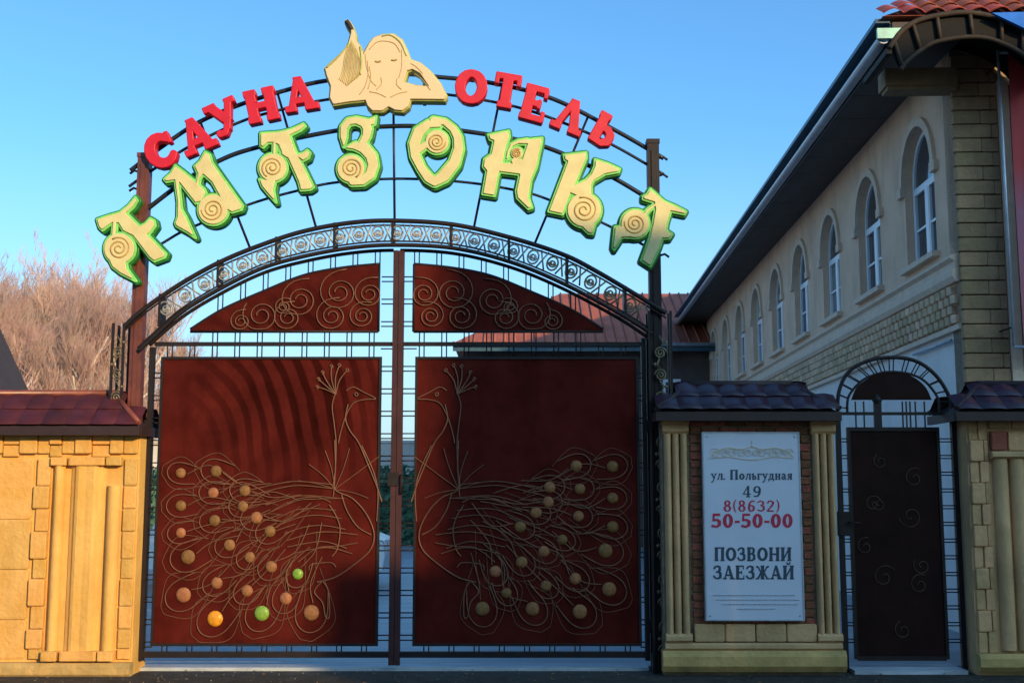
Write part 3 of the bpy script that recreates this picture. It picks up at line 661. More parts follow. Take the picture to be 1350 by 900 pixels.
    for z in (.4, 2.2):
        m = MB(); m.lathe([(.018, -.06), (.024, -.05), (.024, .05), (.018, .06)], (hx+s*.035, 0, z), 8); m.build('hinge', M['iron'], g)
    return g
make_leaf('left'); make_leaf('right')

# ------------------------------------------------------------------ sign: big cream and green letters
LET = {
 0: ('А', 6, 110, 240, [('p', [(112,300),(200,270),(290,245),(360,190),(412,125),(428,150),(400,200),(345,250),(440,345),(655,570),(645,598),(565,628),(530,600),(400,430),(320,390),(285,330),(240,325),(200,350),(155,385),(130,360)]),
      ('p', [(430,360),(490,335),(530,292),(562,310),(570,350),(535,400),(500,430)]), ('s', [(290,530,122)]), ('s', [(255,320,16),(245,430,16)]), ('p', [(200,600),(340,620),(350,690),(418,785),(300,725),(235,675)])], (290, 530, 92)),
 1: ('М', 6, 200, 180, [('p', [(190,238),(240,290),(222,400),(228,480),(240,580),(275,640),(348,805),(290,762),(200,712),(190,690),(208,640),(210,520),(188,350),(120,362),(103,342),(150,300)]),
      ('p', [(190,235),(250,280),(420,420),(432,450),(400,520),(350,530),(230,375),(180,330)]),
      ('p', [(342,240),(385,200),(425,128),(462,150),(480,210),(600,380),(722,550),(710,582),(640,604),(600,580),(480,365),(412,305),(385,340),(372,420),(345,410),(370,300)]), ('s', [(490,582,120)])], (490, 582, 90)),
 2: ('А', 6.667, 325, 150, [('p', [(128,178),(220,172),(300,165),(400,140),(500,93),(518,115),(480,152),(385,197),(430,320),(592,650),(560,672),(480,677),(460,600),(370,400),(320,370),(240,262),(190,262),(150,302),(128,285)]), ('-p', [(262,270),(285,280),(312,345),(272,338)]),
      ('p', [(430,370),(500,350),(535,325),(560,350),(545,395),(500,420)]), ('s', [(235,480,125)]), ('s', [(250,260,14),(248,360,14)]), ('p', [(115,580),(260,590),(240,680),(262,785),(190,705),(140,645)])], (235, 480, 95)),
 3: ('З', 7.5, 425, 140, [('s', [(215,405,8),(212,310,34),(215,220,36),(262,160,36),(340,150,38),(420,175,48),(448,230,48),(440,300,42),(400,370,38)]), ('p', [(410,130),(470,135),(532,108),(520,190),(440,210)]),
      ('s', [(255,415,14),(330,400,40),(420,425,58),(485,500,56),(505,590,52),(475,685,50),(400,745,44),(300,755,38)]), ('s', [(285,625,138)])], (290, 622, 105)),
 4: ('О', 7.5, 525, 140, [('s', [(410,200,22),(300,185,42),(205,265,58),(160,380,56),(170,500,48),(230,620,44),(300,715,50),(362,758,44),(450,700,60),(555,570,56),(598,430,50),(590,320,44),(545,235,38),(460,165,34),(350,150,38)]), ('s', [(385,360,118)]), ('s', [(290,380,35),(200,440,40)])], (385, 360, 92)),
 5: ('Н', 6.927, 620, 160, [('p', [(165,130),(350,93),(357,150),(330,230),(290,420),(255,500),(222,685),(113,668),(150,460),(118,420),(128,350),(190,305),(215,185),(180,172)]),
      ('p', [(440,182),(655,158),(652,195),(605,420),(555,540),(532,700),(562,792),(530,802),(430,705),(420,640),(450,500),(440,480),(480,330),(520,215),(450,215)]), ('s', [(335,345,12),(350,280,14),(380,222,16),(440,195,18),(520,185,20)]), ('s', [(425,300,58)]), ('s', [(400,370,30),(470,380,30)]), ('p', [(270,385),(490,390),(485,495),(262,468)])], (425, 300, 44)),
 6: ('К', 6.425, 710, 185, [('p', [(215,130),(400,108),(402,160),(370,235),(310,380),(272,450),(203,630),(85,605),(110,540),(245,185),(222,170)]),
      ('p', [(478,168),(580,200),(685,248),(675,272),(560,292),(465,350),(445,390),(450,480),(330,480),(262,450),(285,392),(395,342),(445,290),(475,225)]), ('s', [(385,595,145)]), ('p', [(330,700),(480,690),(455,795),(420,790)])], (385, 595, 112)),
 7: ('А', 6.92, 795, 235, [('p', [(430,105),(500,165),(560,218),(650,255),(755,308),(742,332),(615,305),(580,420),(575,480),(628,515),(605,552),(540,555),(512,640),(430,805),(348,752),(420,560),(450,430),(475,290),(465,225),(365,195),(365,172),(400,150)]),
      ('s', [(470,250,14),(400,305,14),(370,350,14)]), ('s', [(290,420,130)]), ('p', [(108,448),(235,430),(240,545),(170,545),(100,655),(88,632)])], (290, 420, 98)),
}
sign = thing('hotel_sign', 'big curved word in cream letters with green edges on the arch rails', 'sign', (at(519, 236)[0], -.1, at(519, 236)[1]))
side_txt = ['leftmost', 'second', 'third', 'fourth', 'fifth', 'sixth', 'seventh', 'last']
for k, (ch, s_, ox, oy, prims, sp3) in LET.items():
    pr = []
    for kk, P in prims:
        pr.append((kk, [(ox+q[0]/s_, oy+q[1]/s_)+((q[2]/s_,) if len(q) > 2 else ()) for q in P]))
    fm = lambda x, y: at(x, y, -.15)
    base = plate(loops_of(pr, 3.7, .8, 9), fm, -.055, -.145, M['green'], 'letter', sign, .006)
    base['label'] = side_txt[k]+' letter of the cream word, '+ch
    plate(loops_of(pr, 1.4, .8, 8), fm, -.1455, -.168, M['lime'], 'rim', base, .005)
    plate(loops_of(pr, -1.2, .8, 8), fm, -.1685, -.182, M['cream'], 'face', base, .004)
    sx, sy, sr = sp3; c = at(ox+sx/s_, oy+sy/s_, -.15); m = MB(); rr = sr/s_/143
    m.tube(spiral(c[0], c[1], rr, 2.3, 2.2+k, 1 if k % 2 else -1, -.183, 44), .0085, 5); m.build('spiral_groove', M['groove'], base)

# red words
red = thing('sauna_sign', 'small red slab letters of two words along the top rails beside the figure board', 'sign', (at(519, 110)[0], -.1, at(519, 110)[1]))
W1 = [('С', 214, 198, 27, 42), ('А', 259, 178, 23, 44), ('У', 296, 155, 24, 43), ('Н', 345, 139, 12, 42), ('А', 396, 124, 9, 43)]
W2 = [('О', 622, 115, -4, 42), ('Т', 668, 121, -10, 42), ('Е', 706, 137, -15, 42), ('Л', 752, 153, -22, 42), ('Ь', 798, 172, -29, 40)]
for i, (ch, cx_, cy_, ang, h) in enumerate(W1+W2):
    G, adv = glyph(ch, .27, .15, .15)
    pr = []; ca, sa = math.cos(R(ang)), math.sin(R(ang))
    for kk, P in G:
        Q = []
        for q in P:
            u = (q[0]-adv/2)*h*1.02; v = (q[1]-.5)*h
            Q.append((cx_+u*ca-v*sa, cy_-(u*sa+v*ca))+((q[2]*h,) if len(q) > 2 else ()))
        pr.append((kk, Q))
    b = plate(loops_of(pr, .2, .7, 5), lambda x, y: at(x, y, -.12), -.03, -.14, M['red'], 'letter', red, .008)
    b['label'] = f'red letter {ch}, ' + ('left' if i < 5 else 'right')+' word'

# figure board on top of the arch
fb = thing('figure_board', 'cream cut-out board of a long-haired figure holding a bow on top of the arch', 'sign', (at(519, 110)[0], -.1, at(519, 150)[1]))
E = lambda L: [(400+a/5.4, 10+b/5.4) for a, b in L]
out = [(150,430),(200,380),(250,340),(300,285),(322,240),(338,175),(300,110),(298,88),(322,92),(350,135),(368,180),(372,235),(402,270),(425,330),(440,300),(465,255),(500,212),(560,190),(640,186),(700,228),(738,310),(760,368),(830,392),(905,455),(970,535),(1018,625),(1005,655),(760,652),(748,700),(705,735),(650,730),(605,706),(560,735),(490,735),(455,700),(440,660),(320,672),(210,690),(185,640),(192,560),(162,480)]
hole = [(712,530),(738,450),(775,440),(830,470),(890,560),(800,552)]
pr = [('p', E(out)), ('-p', E(hole))]
fbb = plate(loops_of(pr, .6, .8, 4), lambda x, y: at(x, y, -.2), -.06, -.18, M['olive'], 'backing', fb, .008)
fbf = plate(loops_of(pr, -1.1, .8, 4), lambda x, y: at(x, y, -.2), -.1805, -.2, M['flesh'], 'face_plate', fb, .006)
def eline(L, r, nm, m_='tan', y=-.203):
    m = MB(); m.tube([(at(x, q, -.2)[0], y, at(x, q, -.2)[1]) for x, q in spl(E(L), 6)], r, 5); return m.build(nm, M[m_], fb)
for L in ([(512,384),(532,388),(552,382)], [(628,374),(648,377),(666,370)]): eline(L, .009, 'eye', 'tan')
eline([(440,330),(450,420),(480,520),(520,560)], .003, 'face_line'); eline([(700,300),(700,420),(680,500)], .003, 'face_line')
for k in range(13):
    a = 255+k*11; eline([(345+k*3, 235+k*6), (300+k*9, 330+k*4), (a+25, 450), (a, 560-abs(k-5)*9)], .0045, 'hair_strand', 'tan' if k % 3 else 'olive')
eline([(305,95),(325,120),(345,160)], .024, 'dark_tip', 'capfas', -.19)
eline([(165,430),(250,350),(330,255)], .008, 'bow_edge', 'olive'); eline([(405,280),(415,380),(405,480)], .01, 'bow_edge', 'olive')
eline([(560,205),(620,198),(690,250),(735,345)], .007, 'hair_line', 'olive')
for L in ([(552,500),(556,545),(520,585)], [(668,505),(665,550),(700,585)], [(470,600),(530,612),(590,640)], [(740,600),(680,612),(620,640)], [(790,470),(850,520),(905,590)], [(765,400),(800,420),(850,470)], [(470,300),(520,250),(580,240),(650,260),(690,320)], [(455,380),(462,470),(440,560),(400,620)], [(470,420),(480,500),(460,580)]): eline(L, .0035, 'contour_line')
m = MB()
for px in (460, 560): a = at(px, 140); m.box(a[0]-.015, a[0]+.015, -.06, .0, at(px, 140)[1], at(px, 100)[1])
m.build('bracket', M['iron'], fb)

# ------------------------------------------------------------------ masonry piers
YF = -.2
blk = unit_block('stone', M['yblock'], .05); blk2 = unit_block('stone', M['tblock'], .05); brk = unit_block('brick', M['brick'], .06)
def pblock(g, px0, px1, py0, py1, depth, Y=YF, me=None, nm='stone', gap=.006, row=700):
    x0, x1 = GX(px0, Y, row), GX(px1, Y, row); z1, z0 = GZ(py0, Y), GZ(py1, Y)
    d = depth+random.uniform(-.006, .006)
    return place(nm, me or (blk if g.name == 'boundary_wall' else blk2), g, ((x0+x1)/2, Y-d/2+.02, (z0+z1)/2), (x1-x0-gap, d+.04, z1-z0-gap), (0, random.uniform(-.006, .006), random.uniform(-.01, .01)))
def shaft(g, px0, px1, py0, py1, Y=YF, flutes=0, row=700):
    x0, x1 = GX(px0, Y, row), GX(px1, Y, row); z1, z0 = GZ(py0, Y), GZ(py1, Y); wd = x1-x0; m = MB(); prof = []
    n = 14
    for i in range(n+1):
        a = PI*i/n; rr = 1+(.09*math.cos(a*flutes*2) if flutes else 0)
        prof.append(((x0+x1)/2-wd/2*math.cos(a)*rr*.97, Y-.07*math.sin(a)*rr))
    prof += [(x1, Y+.02), (x0, Y+.02)]
    m.prism(prof, z0, z1, 'z'); return m.build('shaft', M['ystone' if g.name == 'boundary_wall' else 'tstone'], g)
def mold(g, px0, px1, py0, py1, d, Y=YF, nm='moulding', row=700):
    x0, x1 = GX(px0, Y, row), GX(px1, Y, row); z1, z0 = GZ(py0, Y), GZ(py1, Y); h = z1-z0
    m = MB(); m.prism([(Y+.02, z0), (Y-d*.6, z0), (Y-d, z0+h*.3), (Y-d, z0+h*.75), (Y-d*.75, z1), (Y+.02, z1)], x0, x1, 'x'); return m.build(nm, M['moss'] if nm == 'plinth' else M['ystone' if g.name == 'boundary_wall' else 'tstone'], g)
def tile_mesh(name, m, w_=1.0, ln=1.0):
    """S-profile pantile with a rounded lower edge, unit size, lying in xy, y up the slope"""
    b = MB(); nx, ny = 8, 3
    hz = lambda u: .16*math.sin(u*PI)**1.0
    V = {}
    for side in (0, 1):
        for j in range(ny+1):
            for i in range(nx+1):
                u = i/nx; v = j/ny; y = v - (.10*math.sin(u*PI) if j == 0 else 0)
                V[(side, j, i)] = len(b.v); b.v.append((u-.5, y, hz(u)*(1-.25*v)+(.03 if side == 0 else 0)+.05*(1-v)))
    for j in range(ny):
        for i in range(nx):
            b.f.append((V[0, j, i], V[0, j, i+1], V[0, j+1, i+1], V[0, j+1, i])); b.sm.append(True)
    for i in range(nx): b.f.append((V[1, 0, i], V[1, 0, i+1], V[0, 0, i+1], V[0, 0, i])); b.sm.append(False)
    return b.data(name, m)
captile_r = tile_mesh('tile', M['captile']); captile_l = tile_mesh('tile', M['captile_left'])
def cap_roof(g, xa, xb, yf, yb, ze, zr, red=False, ends=(True, True), tw=.215):
    """small hipped coping of pantiles between xa and xb, eave height ze, ridge height zr"""
    ym = (yf+yb)/2; hip = (ym-yf); captile = captile_l if red else captile_r; th = .10 if red else .16
    xl = xa+(hip if ends[0] else 0); xr = xb-(hip if ends[1] else 0)
    m = MB(); u = .02
    m.face([(xa, yf, ze-u), (xb, yf, ze-u), (xr, ym, zr-u), (xl, ym, zr-u)]); m.face([(xb, yb, ze-u), (xa, yb, ze-u), (xl, ym, zr-u), (xr, ym, zr-u)])
    m.face([(xa, yb, ze-u), (xa, yf, ze-u), (xl, ym, zr-u)]); m.face([(xb, yf, ze-u), (xb, yb, ze-u), (xr, ym, zr-u)])
    m.face([(xa, yf, ze-u), (xa, yb, ze-u), (xb, yb, ze-u), (xb, yf, ze-u)]); m.build('roof_deck', M['capfas'], g)
    m = MB(); m.box(xa-.01, xb+.01, yf-.012, yf+.02, ze-.09, ze-.01); m.build('fascia', M['capfas'], g)
    for s, xx in ((0, xa), (1, xb)):
        if ends[s]: m = MB(); m.box(xx-.014, xx+.018, yf+.02, yb, ze-.09, ze-.01); m.build('fascia', M['capfas'], g)
    n = int(round((xb-xa)/tw)); tw = (xb-xa)/n; sl = math.hypot(ym-yf, zr-ze); pit = math.atan2(zr-ze, ym-yf); rows = 2; ln = sl/rows
    for r_ in range(rows):
        for i in range(n):
            x = xa+(i+.5)*tw; f = (r_+.1)/rows
            if ends[0] and x < xa+hip*f: continue
            if ends[1] and x > xb-hip*f: continue
            place('tile', captile, g, (x, yf+(ym-yf)*r_/rows, ze+(zr-ze)*r_/rows+.004), (tw, ln*1.12, th), (pit+random.uniform(-.015, .015), 0, random.uniform(-.015, .015)))
            if True: place('tile', captile, g, (x, yb-(yb-ym)*r_/rows, ze+(zr-ze)*r_/rows+.004), (tw, ln*1.12, th), (pit, 0, PI))
    m = MB(); P = [(xl-.02, ym, zr+.012), (xr+.02, ym, zr+.012)]; m.tube(P, .032, 8)
    if ends[0]: m.tube([(xl, ym, zr+.01), (xa, yf, ze+.02)], .024, 8); m.tube([(xl, ym, zr+.01), (xa, yb, ze+.02)], .024, 8)
    if ends[1]: m.tube([(xr, ym, zr+.01), (xb, yf, ze+.02)], .024, 8); m.tube([(xr, ym, zr+.01), (xb, yb, ze+.02)], .024, 8)
    m.build('ridge', M['capred'] if red else M['capfas'], g)

# left wall pier
lp = thing('boundary_wall', 'sunlit yellow limestone wall with half-round shafts and tiled coping left of the gate', 'wall', (GX(90, YF), 0, 0))
xe = GX(180, YF, 720); zt = GZ(566, YF)
m = MB(); m.box(-9, xe, YF, .18, 0, zt); m.build('wall_core', M['ystone'], lp)
mold(lp, -420, 182, 872, 893, .09, nm='plinth'); mold(lp, -420, 181, 563, 571, .05, nm='cornice')
edges = [-30, 0, 22, 46, 62, 78, 96, 118, 142, 160, 179]
for i in range(len(edges)-1):
    pblock(lp, edges[i], edges[i+1], 572, 586 if i % 3 == 1 else 598, .035 if i % 2 else .055)
    if i % 3 == 1: pblock(lp, edges[i], edges[i+1], 587, 602, .03)
shaft(lp, 69, 84, 612, 868); shaft(lp, 92, 136, 612, 868, flutes=3); shaft(lp, 140, 158, 640, 868)
for a, b in ((66, 87), (90, 138), (139, 160)): pblock(lp, a, b, 602, 614, .085); pblock(lp, a, b, 856, 870, .1)
y = 604
while y < 868:                                   # large smooth slabs, then a column of small quoin blocks
    h = min(random.choice((52, 66, 80)), 868-y)
    pblock(lp, -60, -12, y, y+h, .018); pblock(lp, -11, 42, y, y+h, .02); y += h
y = 604; k = 0
while y < 868:
    h = min(random.choice((26, 30, 36)), 868-y)
    pblock(lp, 43.5 if k % 2 else 47, 65, y, y+h, .035+.02*(k % 2)); pblock(lp, 162, 179.5, y, y+h*1, .02+random.random()*.02); y += h; k += 1
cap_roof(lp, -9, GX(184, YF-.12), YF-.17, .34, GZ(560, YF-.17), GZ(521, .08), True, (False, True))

# right pier with the poster
rp = thing('poster_pier', 'stone and brick pier with tiled cap carrying the poster, between the two gates', 'pier', (GX(988, YF), 0, 0))
x0, x1 = GX(873, YF, 720), GX(1104, YF, 720); zt = GZ(547, YF)
m = MB(); m.box(x0, x1, YF, .2, 0, zt); m.build('pier_core', M['mortar'], rp)
mold(rp, 870, 1107, 856, 884, .10, nm='plinth'); mold(rp, 874, 1104, 846, 856, .06)
for a, b, in ((876, 908), (1073, 1103)):
    mold(rp, a-2, b+2, 548, 560, .09, nm='capital'); mold(rp, a-1, b+1, 560, 572, .065, nm='capital')
    wq = (b-a)/3
    for k in range(3): shaft(rp, a+k*wq+.5, a+(k+1)*wq-.5, 572, 840)
    mold(rp, a-1, b+1, 834, 846, .08, nm='shaft_base')
y = 552; r_ = 0
while y < 815:
    x = 911-(9 if r_ % 2 else 0)
    while x < 1071:
        xa_, xb_ = max(x, 911), min(x+24, 1071)
        if xb_-xa_ > 4: pblock(rp, xa_, xb_, y, y+10.2, .02, me=brk, nm='brick', gap=.008)
        x += 24.5
    y += 10.9; r_ += 1
for i in range(4): pblock(rp, 912+i*40, 951.5+i*40, 821, 845, .05)
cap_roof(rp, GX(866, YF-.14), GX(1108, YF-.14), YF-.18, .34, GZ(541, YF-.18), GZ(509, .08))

# far right pier
fp = thing('corner_pier', 'shaded stone pier with tiled cap at the right edge, beyond the narrow gate', 'pier', (GX(1340, YF), 0, 0))
x0 = GX(1281, YF, 720); m = MB(); m.box(x0, x0+2.6, YF, .2, 0, zt); m.build('pier_core', M['tstone'], fp)
mold(fp, 1279, 1640, 860, 884, .1, nm='plinth')
y = 552
for k in range(11):
    pblock(fp, 1282, 1294+(6 if k % 2 else 0), y, y+28, .02+.02*(k % 2)); pblock(fp, 1295+(6 if k % 2 else 0), 1307, y, y+28, .02); y += 28
for k in range(2): shaft(fp, 1312+k*22, 1332+k*22, 605, 856)
shaft(fp, 1356, 1378, 605, 856)
mold(fp, 1309, 1380, 595, 605, .09, nm='capital')
pblock(fp, 1310, 1331, 568, 594, .06, me=brk, nm='brick'); pblock(fp, 1334, 1360, 568, 594, .03)
for k in range(6): pblock(fp, 1310+k*30, 1339+k*30, 549, 565, .03)
cap_roof(fp, GX(1262, YF-.14), GX(1262, YF-.14)+2.9, YF-.18, .34, GZ(541, YF-.18), GZ(509, .08))

# ------------------------------------------------------------------ poster
YP = YF-.09
po = thing('poster', 'pale blue printed poster with red phone number on the pier', 'poster', (GX(993, YP), YP, GZ(816, YP)))
px0, px1 = GX(929.5, YP, 690), GX(1055.5, YP, 690); pz0, pz1 = GZ(816, YP), GZ(571, YP)
m = MB(); m.box(px0, px1, YP, YP+.03, pz0, pz1); m.build('board', M['poster'], po)
m = MB(); t = .012
for a in ((px0-t, px0, pz0-t, pz1+t), (px1, px1+t, pz0-t, pz1+t), (px0, px1, pz0-t, pz0), (px0, px1, pz1, pz1+t)): m.box(a[0], a[1], YP-.006, YP+.06, a[2], a[3])
m.build('frame', M['gutter'], po)
def line(txt, cx, top, bot, width, m_, bold=(.2, .09, .08), iso=.0):
    h = bot-top; adv = 0; cells = []
    for ch in txt: G, a = glyph(ch, *bold); cells.append((G, adv)); adv += a+.04
    sx = width/adv; loops = []
    for G, a0 in cells:
        if not G: continue
        Q = [(kk, [((q[0]), q[1])+((q[2],) if len(q) > 2 else ()) for q in P]) for kk, P in G]
        for L in loops_of(Q, iso, .025, .1): loops.append([(cx-width/2+(a0+x)*sx, bot-y*h) for x, y in L])
    plate(loops, lambda x, y: at(x, y, YP), YP-.0005, YP-.003, m_, 'lettering', po)
line('ул. Польгудная', 991, 619, 632, 108, M['inkdark'], (.22, .1, .08), .012)
line('49', 992, 640, 655, 27, M['inkdark'])
line('8(8632)', 991, 659, 674, 76, M['inkred'])
line('50-50-00', 992, 677, 695, 109, M['inkred'], (.2, .09, .08), .03)
line('ПОЗВОНИ', 993, 721, 739, 103, M['inkdark'], (.24, .11, .09), .01)
line('ЗАЕЗЖАЙ', 994, 745, 763, 108, M['inkdark'], (.24, .11, .09), .01)
# pale ornament band and the small print, too blurred to read
m = MB(); w_ = lambda P: [(at(x, y, YP)[0], YP-.003, at(x, y, YP)[1]) for x, y in P]
for s in (-1, 1):
    for k, (cx_, r) in enumerate(((48, 7), (36, 5.5), (26, 6), (14, 6), (5, 5))):
        P = [(991+s*(cx_+math.cos(a)*r*(1-a/14)), 597-math.sin(a)*r*(1-a/14)) for a in [i*.5 for i in range(22)]]; m.tube(w_(P), .004, 4, cap=False)
    P = spl([(991, 588), (991+s*15, 592), (991+s*30, 590), (991+s*45, 594), (991+s*55, 602)]); m.tube(w_(P), .006, 4, cap=False)
P = spl([(936, 604), (960, 602), (991, 606), (1020, 602), (1046, 604)]); m.tube(w_(P), .005, 4, cap=False)
m.tube(w_([(991, 580), (991, 590)]), .004, 4)
m.build('ornament', M['inkgold'], po)
m = MB()
for r_, (yy, a, b) in enumerate(((784, 940, 1046), (790, 944, 1049), (796, 952, 1047), (802, 972, 1020))):
    x = a
    while x < b:
        l = random.uniform(2, 5); 
        m.tube(w_([(x, yy), (x+l*1.6, yy)]), .0045, 4, cap=False); x += l*1.6+1.3
o = m.build('small_print', M['inkgrey'], po); o['kind'] = 'stuff'

for sx_ in (px0+.03, px1-.03):
    for sz_ in (pz0+.03, pz1-.03): MB().lathe([(.009, -.001), (.009, .004), (.004, .007)], (sx_, YP, sz_), 8, 'y').build('screw', M['gutter'], po)
# ------------------------------------------------------------------ wicket gate
wg = thing('wicket_gate', 'narrow dark pedestrian gate with half-round fanlight between the poster pier and right pier', 'gate', (GX(1179), 0, 0))
X = lambda px, row=650: GX(px, 0, row)
WO = spl([(1104, 545), (1106, 516), (1118, 491), (1143, 476), (1175, 471), (1208, 476), (1234, 495), (1251, 522), (1256, 545)])
WI = spl([(1117, 545), (1119, 522), (1136, 502), (1155, 493), (1175, 490), (1200, 493), (1220, 503), (1236, 524), (1239, 545)])
xl, xr = at(1104, 545)[0], at(1256, 545)[0]
for P, r, n_ in ((WO, .018, 'outer_arc'), (WI, .012, 'inner_arc')): m = MB(); m.tube(wpts(P, 0), r, 8); m.build(n_, M['iron'], wg)
for xx in (xl, xr): m = MB(); m.box(xx-.022, xx+.022, -.022, .022, 0, GZ(545)); m.build('gate_post', M['iron'], wg)
m = MB(); m.box(xl, xr, -.014, .014, GZ(547), GZ(543)); m.build('transom', M['iron'], wg)
for k in range(15):
    a = PI*(k+.5)/15; i = int((k+.5)/15*(len(WO)-1)); m = MB(); A, B = WO[len(WO)-1-i], WI[len(WI)-1-i]
    for d in (-3, 3): m.tube(wpts([(A[0]+d*math.sin(a), A[1]), (B[0]+d*.8*math.sin(a), B[1])], 0), .006, 5)
    m.build('tie_bars', M['iron'], wg)
f = [at(x, y) for x, y in spl([(1122, 527), (1130, 510), (1150, 496), (1175, 491), (1200, 495), (1219, 509), (1228, 527)])]
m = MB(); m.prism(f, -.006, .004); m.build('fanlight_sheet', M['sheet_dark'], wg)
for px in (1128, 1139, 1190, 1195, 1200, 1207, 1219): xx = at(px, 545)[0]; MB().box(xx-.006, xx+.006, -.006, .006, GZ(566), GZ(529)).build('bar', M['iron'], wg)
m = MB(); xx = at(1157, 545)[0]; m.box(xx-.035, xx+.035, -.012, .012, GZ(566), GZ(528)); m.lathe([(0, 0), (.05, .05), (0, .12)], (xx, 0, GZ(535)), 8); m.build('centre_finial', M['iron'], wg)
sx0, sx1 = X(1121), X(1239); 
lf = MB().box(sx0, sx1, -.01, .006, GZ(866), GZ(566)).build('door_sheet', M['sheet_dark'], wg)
m = MB(); t = .014
m.box(sx0-t, sx0+t, -.024, .02, GZ(868), GZ(563)); m.box(sx1-t, sx1+t, -.024, .02, GZ(868), GZ(563)); m.box(sx0+t, sx1-t, -.024, .02, GZ(870), GZ(864)); m.box(sx0+t, sx1-t, -.024, .02, GZ(568), GZ(563))
m.build('door_frame', M['iron'], wg)
for k in range(13):
    z = GZ(580+k*22)
    for a, b in ((xl+.02, sx0-.014), (sx1+.014, xr-.02)):
        m = MB()
        for d in (-.014, .014): m.tube([(a, 0, z+d), (b, 0, z+d)], .006, 5)
        m.build('tie_bars', M['iron'], wg)
for cx_, cy_, r, ph in ((1150, 664, 12, 0), (1205, 630, 14, 1), (1200, 680, 16, 3.3), (1215, 745, 12, 2.5), (1212, 770, 14, 1), (1160, 608, 10, 2), (1165, 760, 16, .5), (1190, 830, 12, 1.8), (1140, 720, 12, 1.2), (1158, 664, 9, 3)):
    c = at(cx_, cy_); m = MB(); m.tube(spiral(c[0], c[1], r/143, 1.3, ph, 1, -.016, 24), .0045, 5); m.build('wire_scroll', M['dimwire'], wg)
m = MB(); a = at(1112, 690); m.box(a[0]-.05, a[0]+.055, -.05, .03, GZ(706), GZ(674)); m.build('lock_box', M['iron'], wg)
m = MB(); m.tube([(a[0]+.04, -.05, GZ(688)), (a[0]+.04, -.09, GZ(688)), (a[0]+.13, -.09, GZ(689))], .009, 6); m.build('handle', M['iron'], wg)
st = MB().box(xl+.03, xr-.03, -.16, .33, -.01, .035).build('threshold', M['kerb']); tag(st, kind='structure')
st = MB().box(XL+.1, XR-.1, .05, .33, -.01, .03).build('driveway_threshold', M['kerb']); tag(st, kind='structure')

# ------------------------------------------------------------------ hotel building (own frame: x right, y away, z up; origin at its near left corner)
A0 = math.atan2(56, F); LAT = 4.6; D0 = 13.3
dv = (math.sin(A0), math.cos(A0)); rv = (math.cos(A0), -math.sin(A0))
HO = (D0*dv[0]+LAT*rv[0], -DIST+D0*dv[1]+LAT*rv[1], 0)
ho = thing('hotel_building', 'long two-storey beige building with arched windows and deep dark eaves on the right', 'building', HO, rz=-A0, local=True)
LEN = 22.0; ZT = 6.68; Z_SILL, Z_SPR, RW = 4.46, 5.54, .59
WY = [1.32+2.385*i for i in range(9)]
m = MB(); bw = 2.385
def ring(yc, r, n=12, z=Z_SPR): return [(yc-r*math.cos(PI*i/n), z+r*1.06*math.sin(PI*i/n)) for i in range(n+1)]
ya = 0.0
for i, yc in enumerate(WY):
    yb = yc+bw/2 if i < 8 else LEN
    lo, hi = yc-RW, yc+RW
    F4 = lambda a, b, c, d: m.face([(0, a, c), (0, b, c), (0, b, d), (0, a, d)])
    F4(ya, yb, 3.46, Z_SILL); F4(ya, lo, Z_SILL, Z_SPR); F4(hi, yb, Z_SILL, Z_SPR)
    m.face([(0, ya, Z_SPR), (0, lo, Z_SPR), (0, lo, ZT), (0, ya, ZT)]); m.face([(0, hi, Z_SPR), (0, yb, Z_SPR), (0, yb, ZT), (0, hi, ZT)])
    A = ring(yc, RW)
    for p, q in zip(A, A[1:]):
        m.face([(0, p[0], p[1]), (0, q[0], q[1]), (0, q[0], ZT), (0, p[0], ZT)])
    rev = [(lo, Z_SILL)]+A+[(hi, Z_SILL)]
    for p, q in zip(rev, rev[1:]+rev[:1]): m.face([(0, p[0], p[1]), (0, q[0], q[1]), (.24, q[0], q[1]), (.24, p[0], p[1])])
    ya = yb
m.face([(0.3, 0, 3.46), (.3, LEN, 3.46), (.3, LEN, ZT), (.3, 0, ZT)])
m.build('upper_wall', M['plaster'], ho)
m = MB(); m.box(.02, 9, 0.02, LEN, 0, 3.46); m.build('lower_wall', M['paleplaster'], ho)
m = MB(); m.box(.31, 9, .02, LEN, 3.462, ZT); m.build('inner_block', M['plaster'], ho)
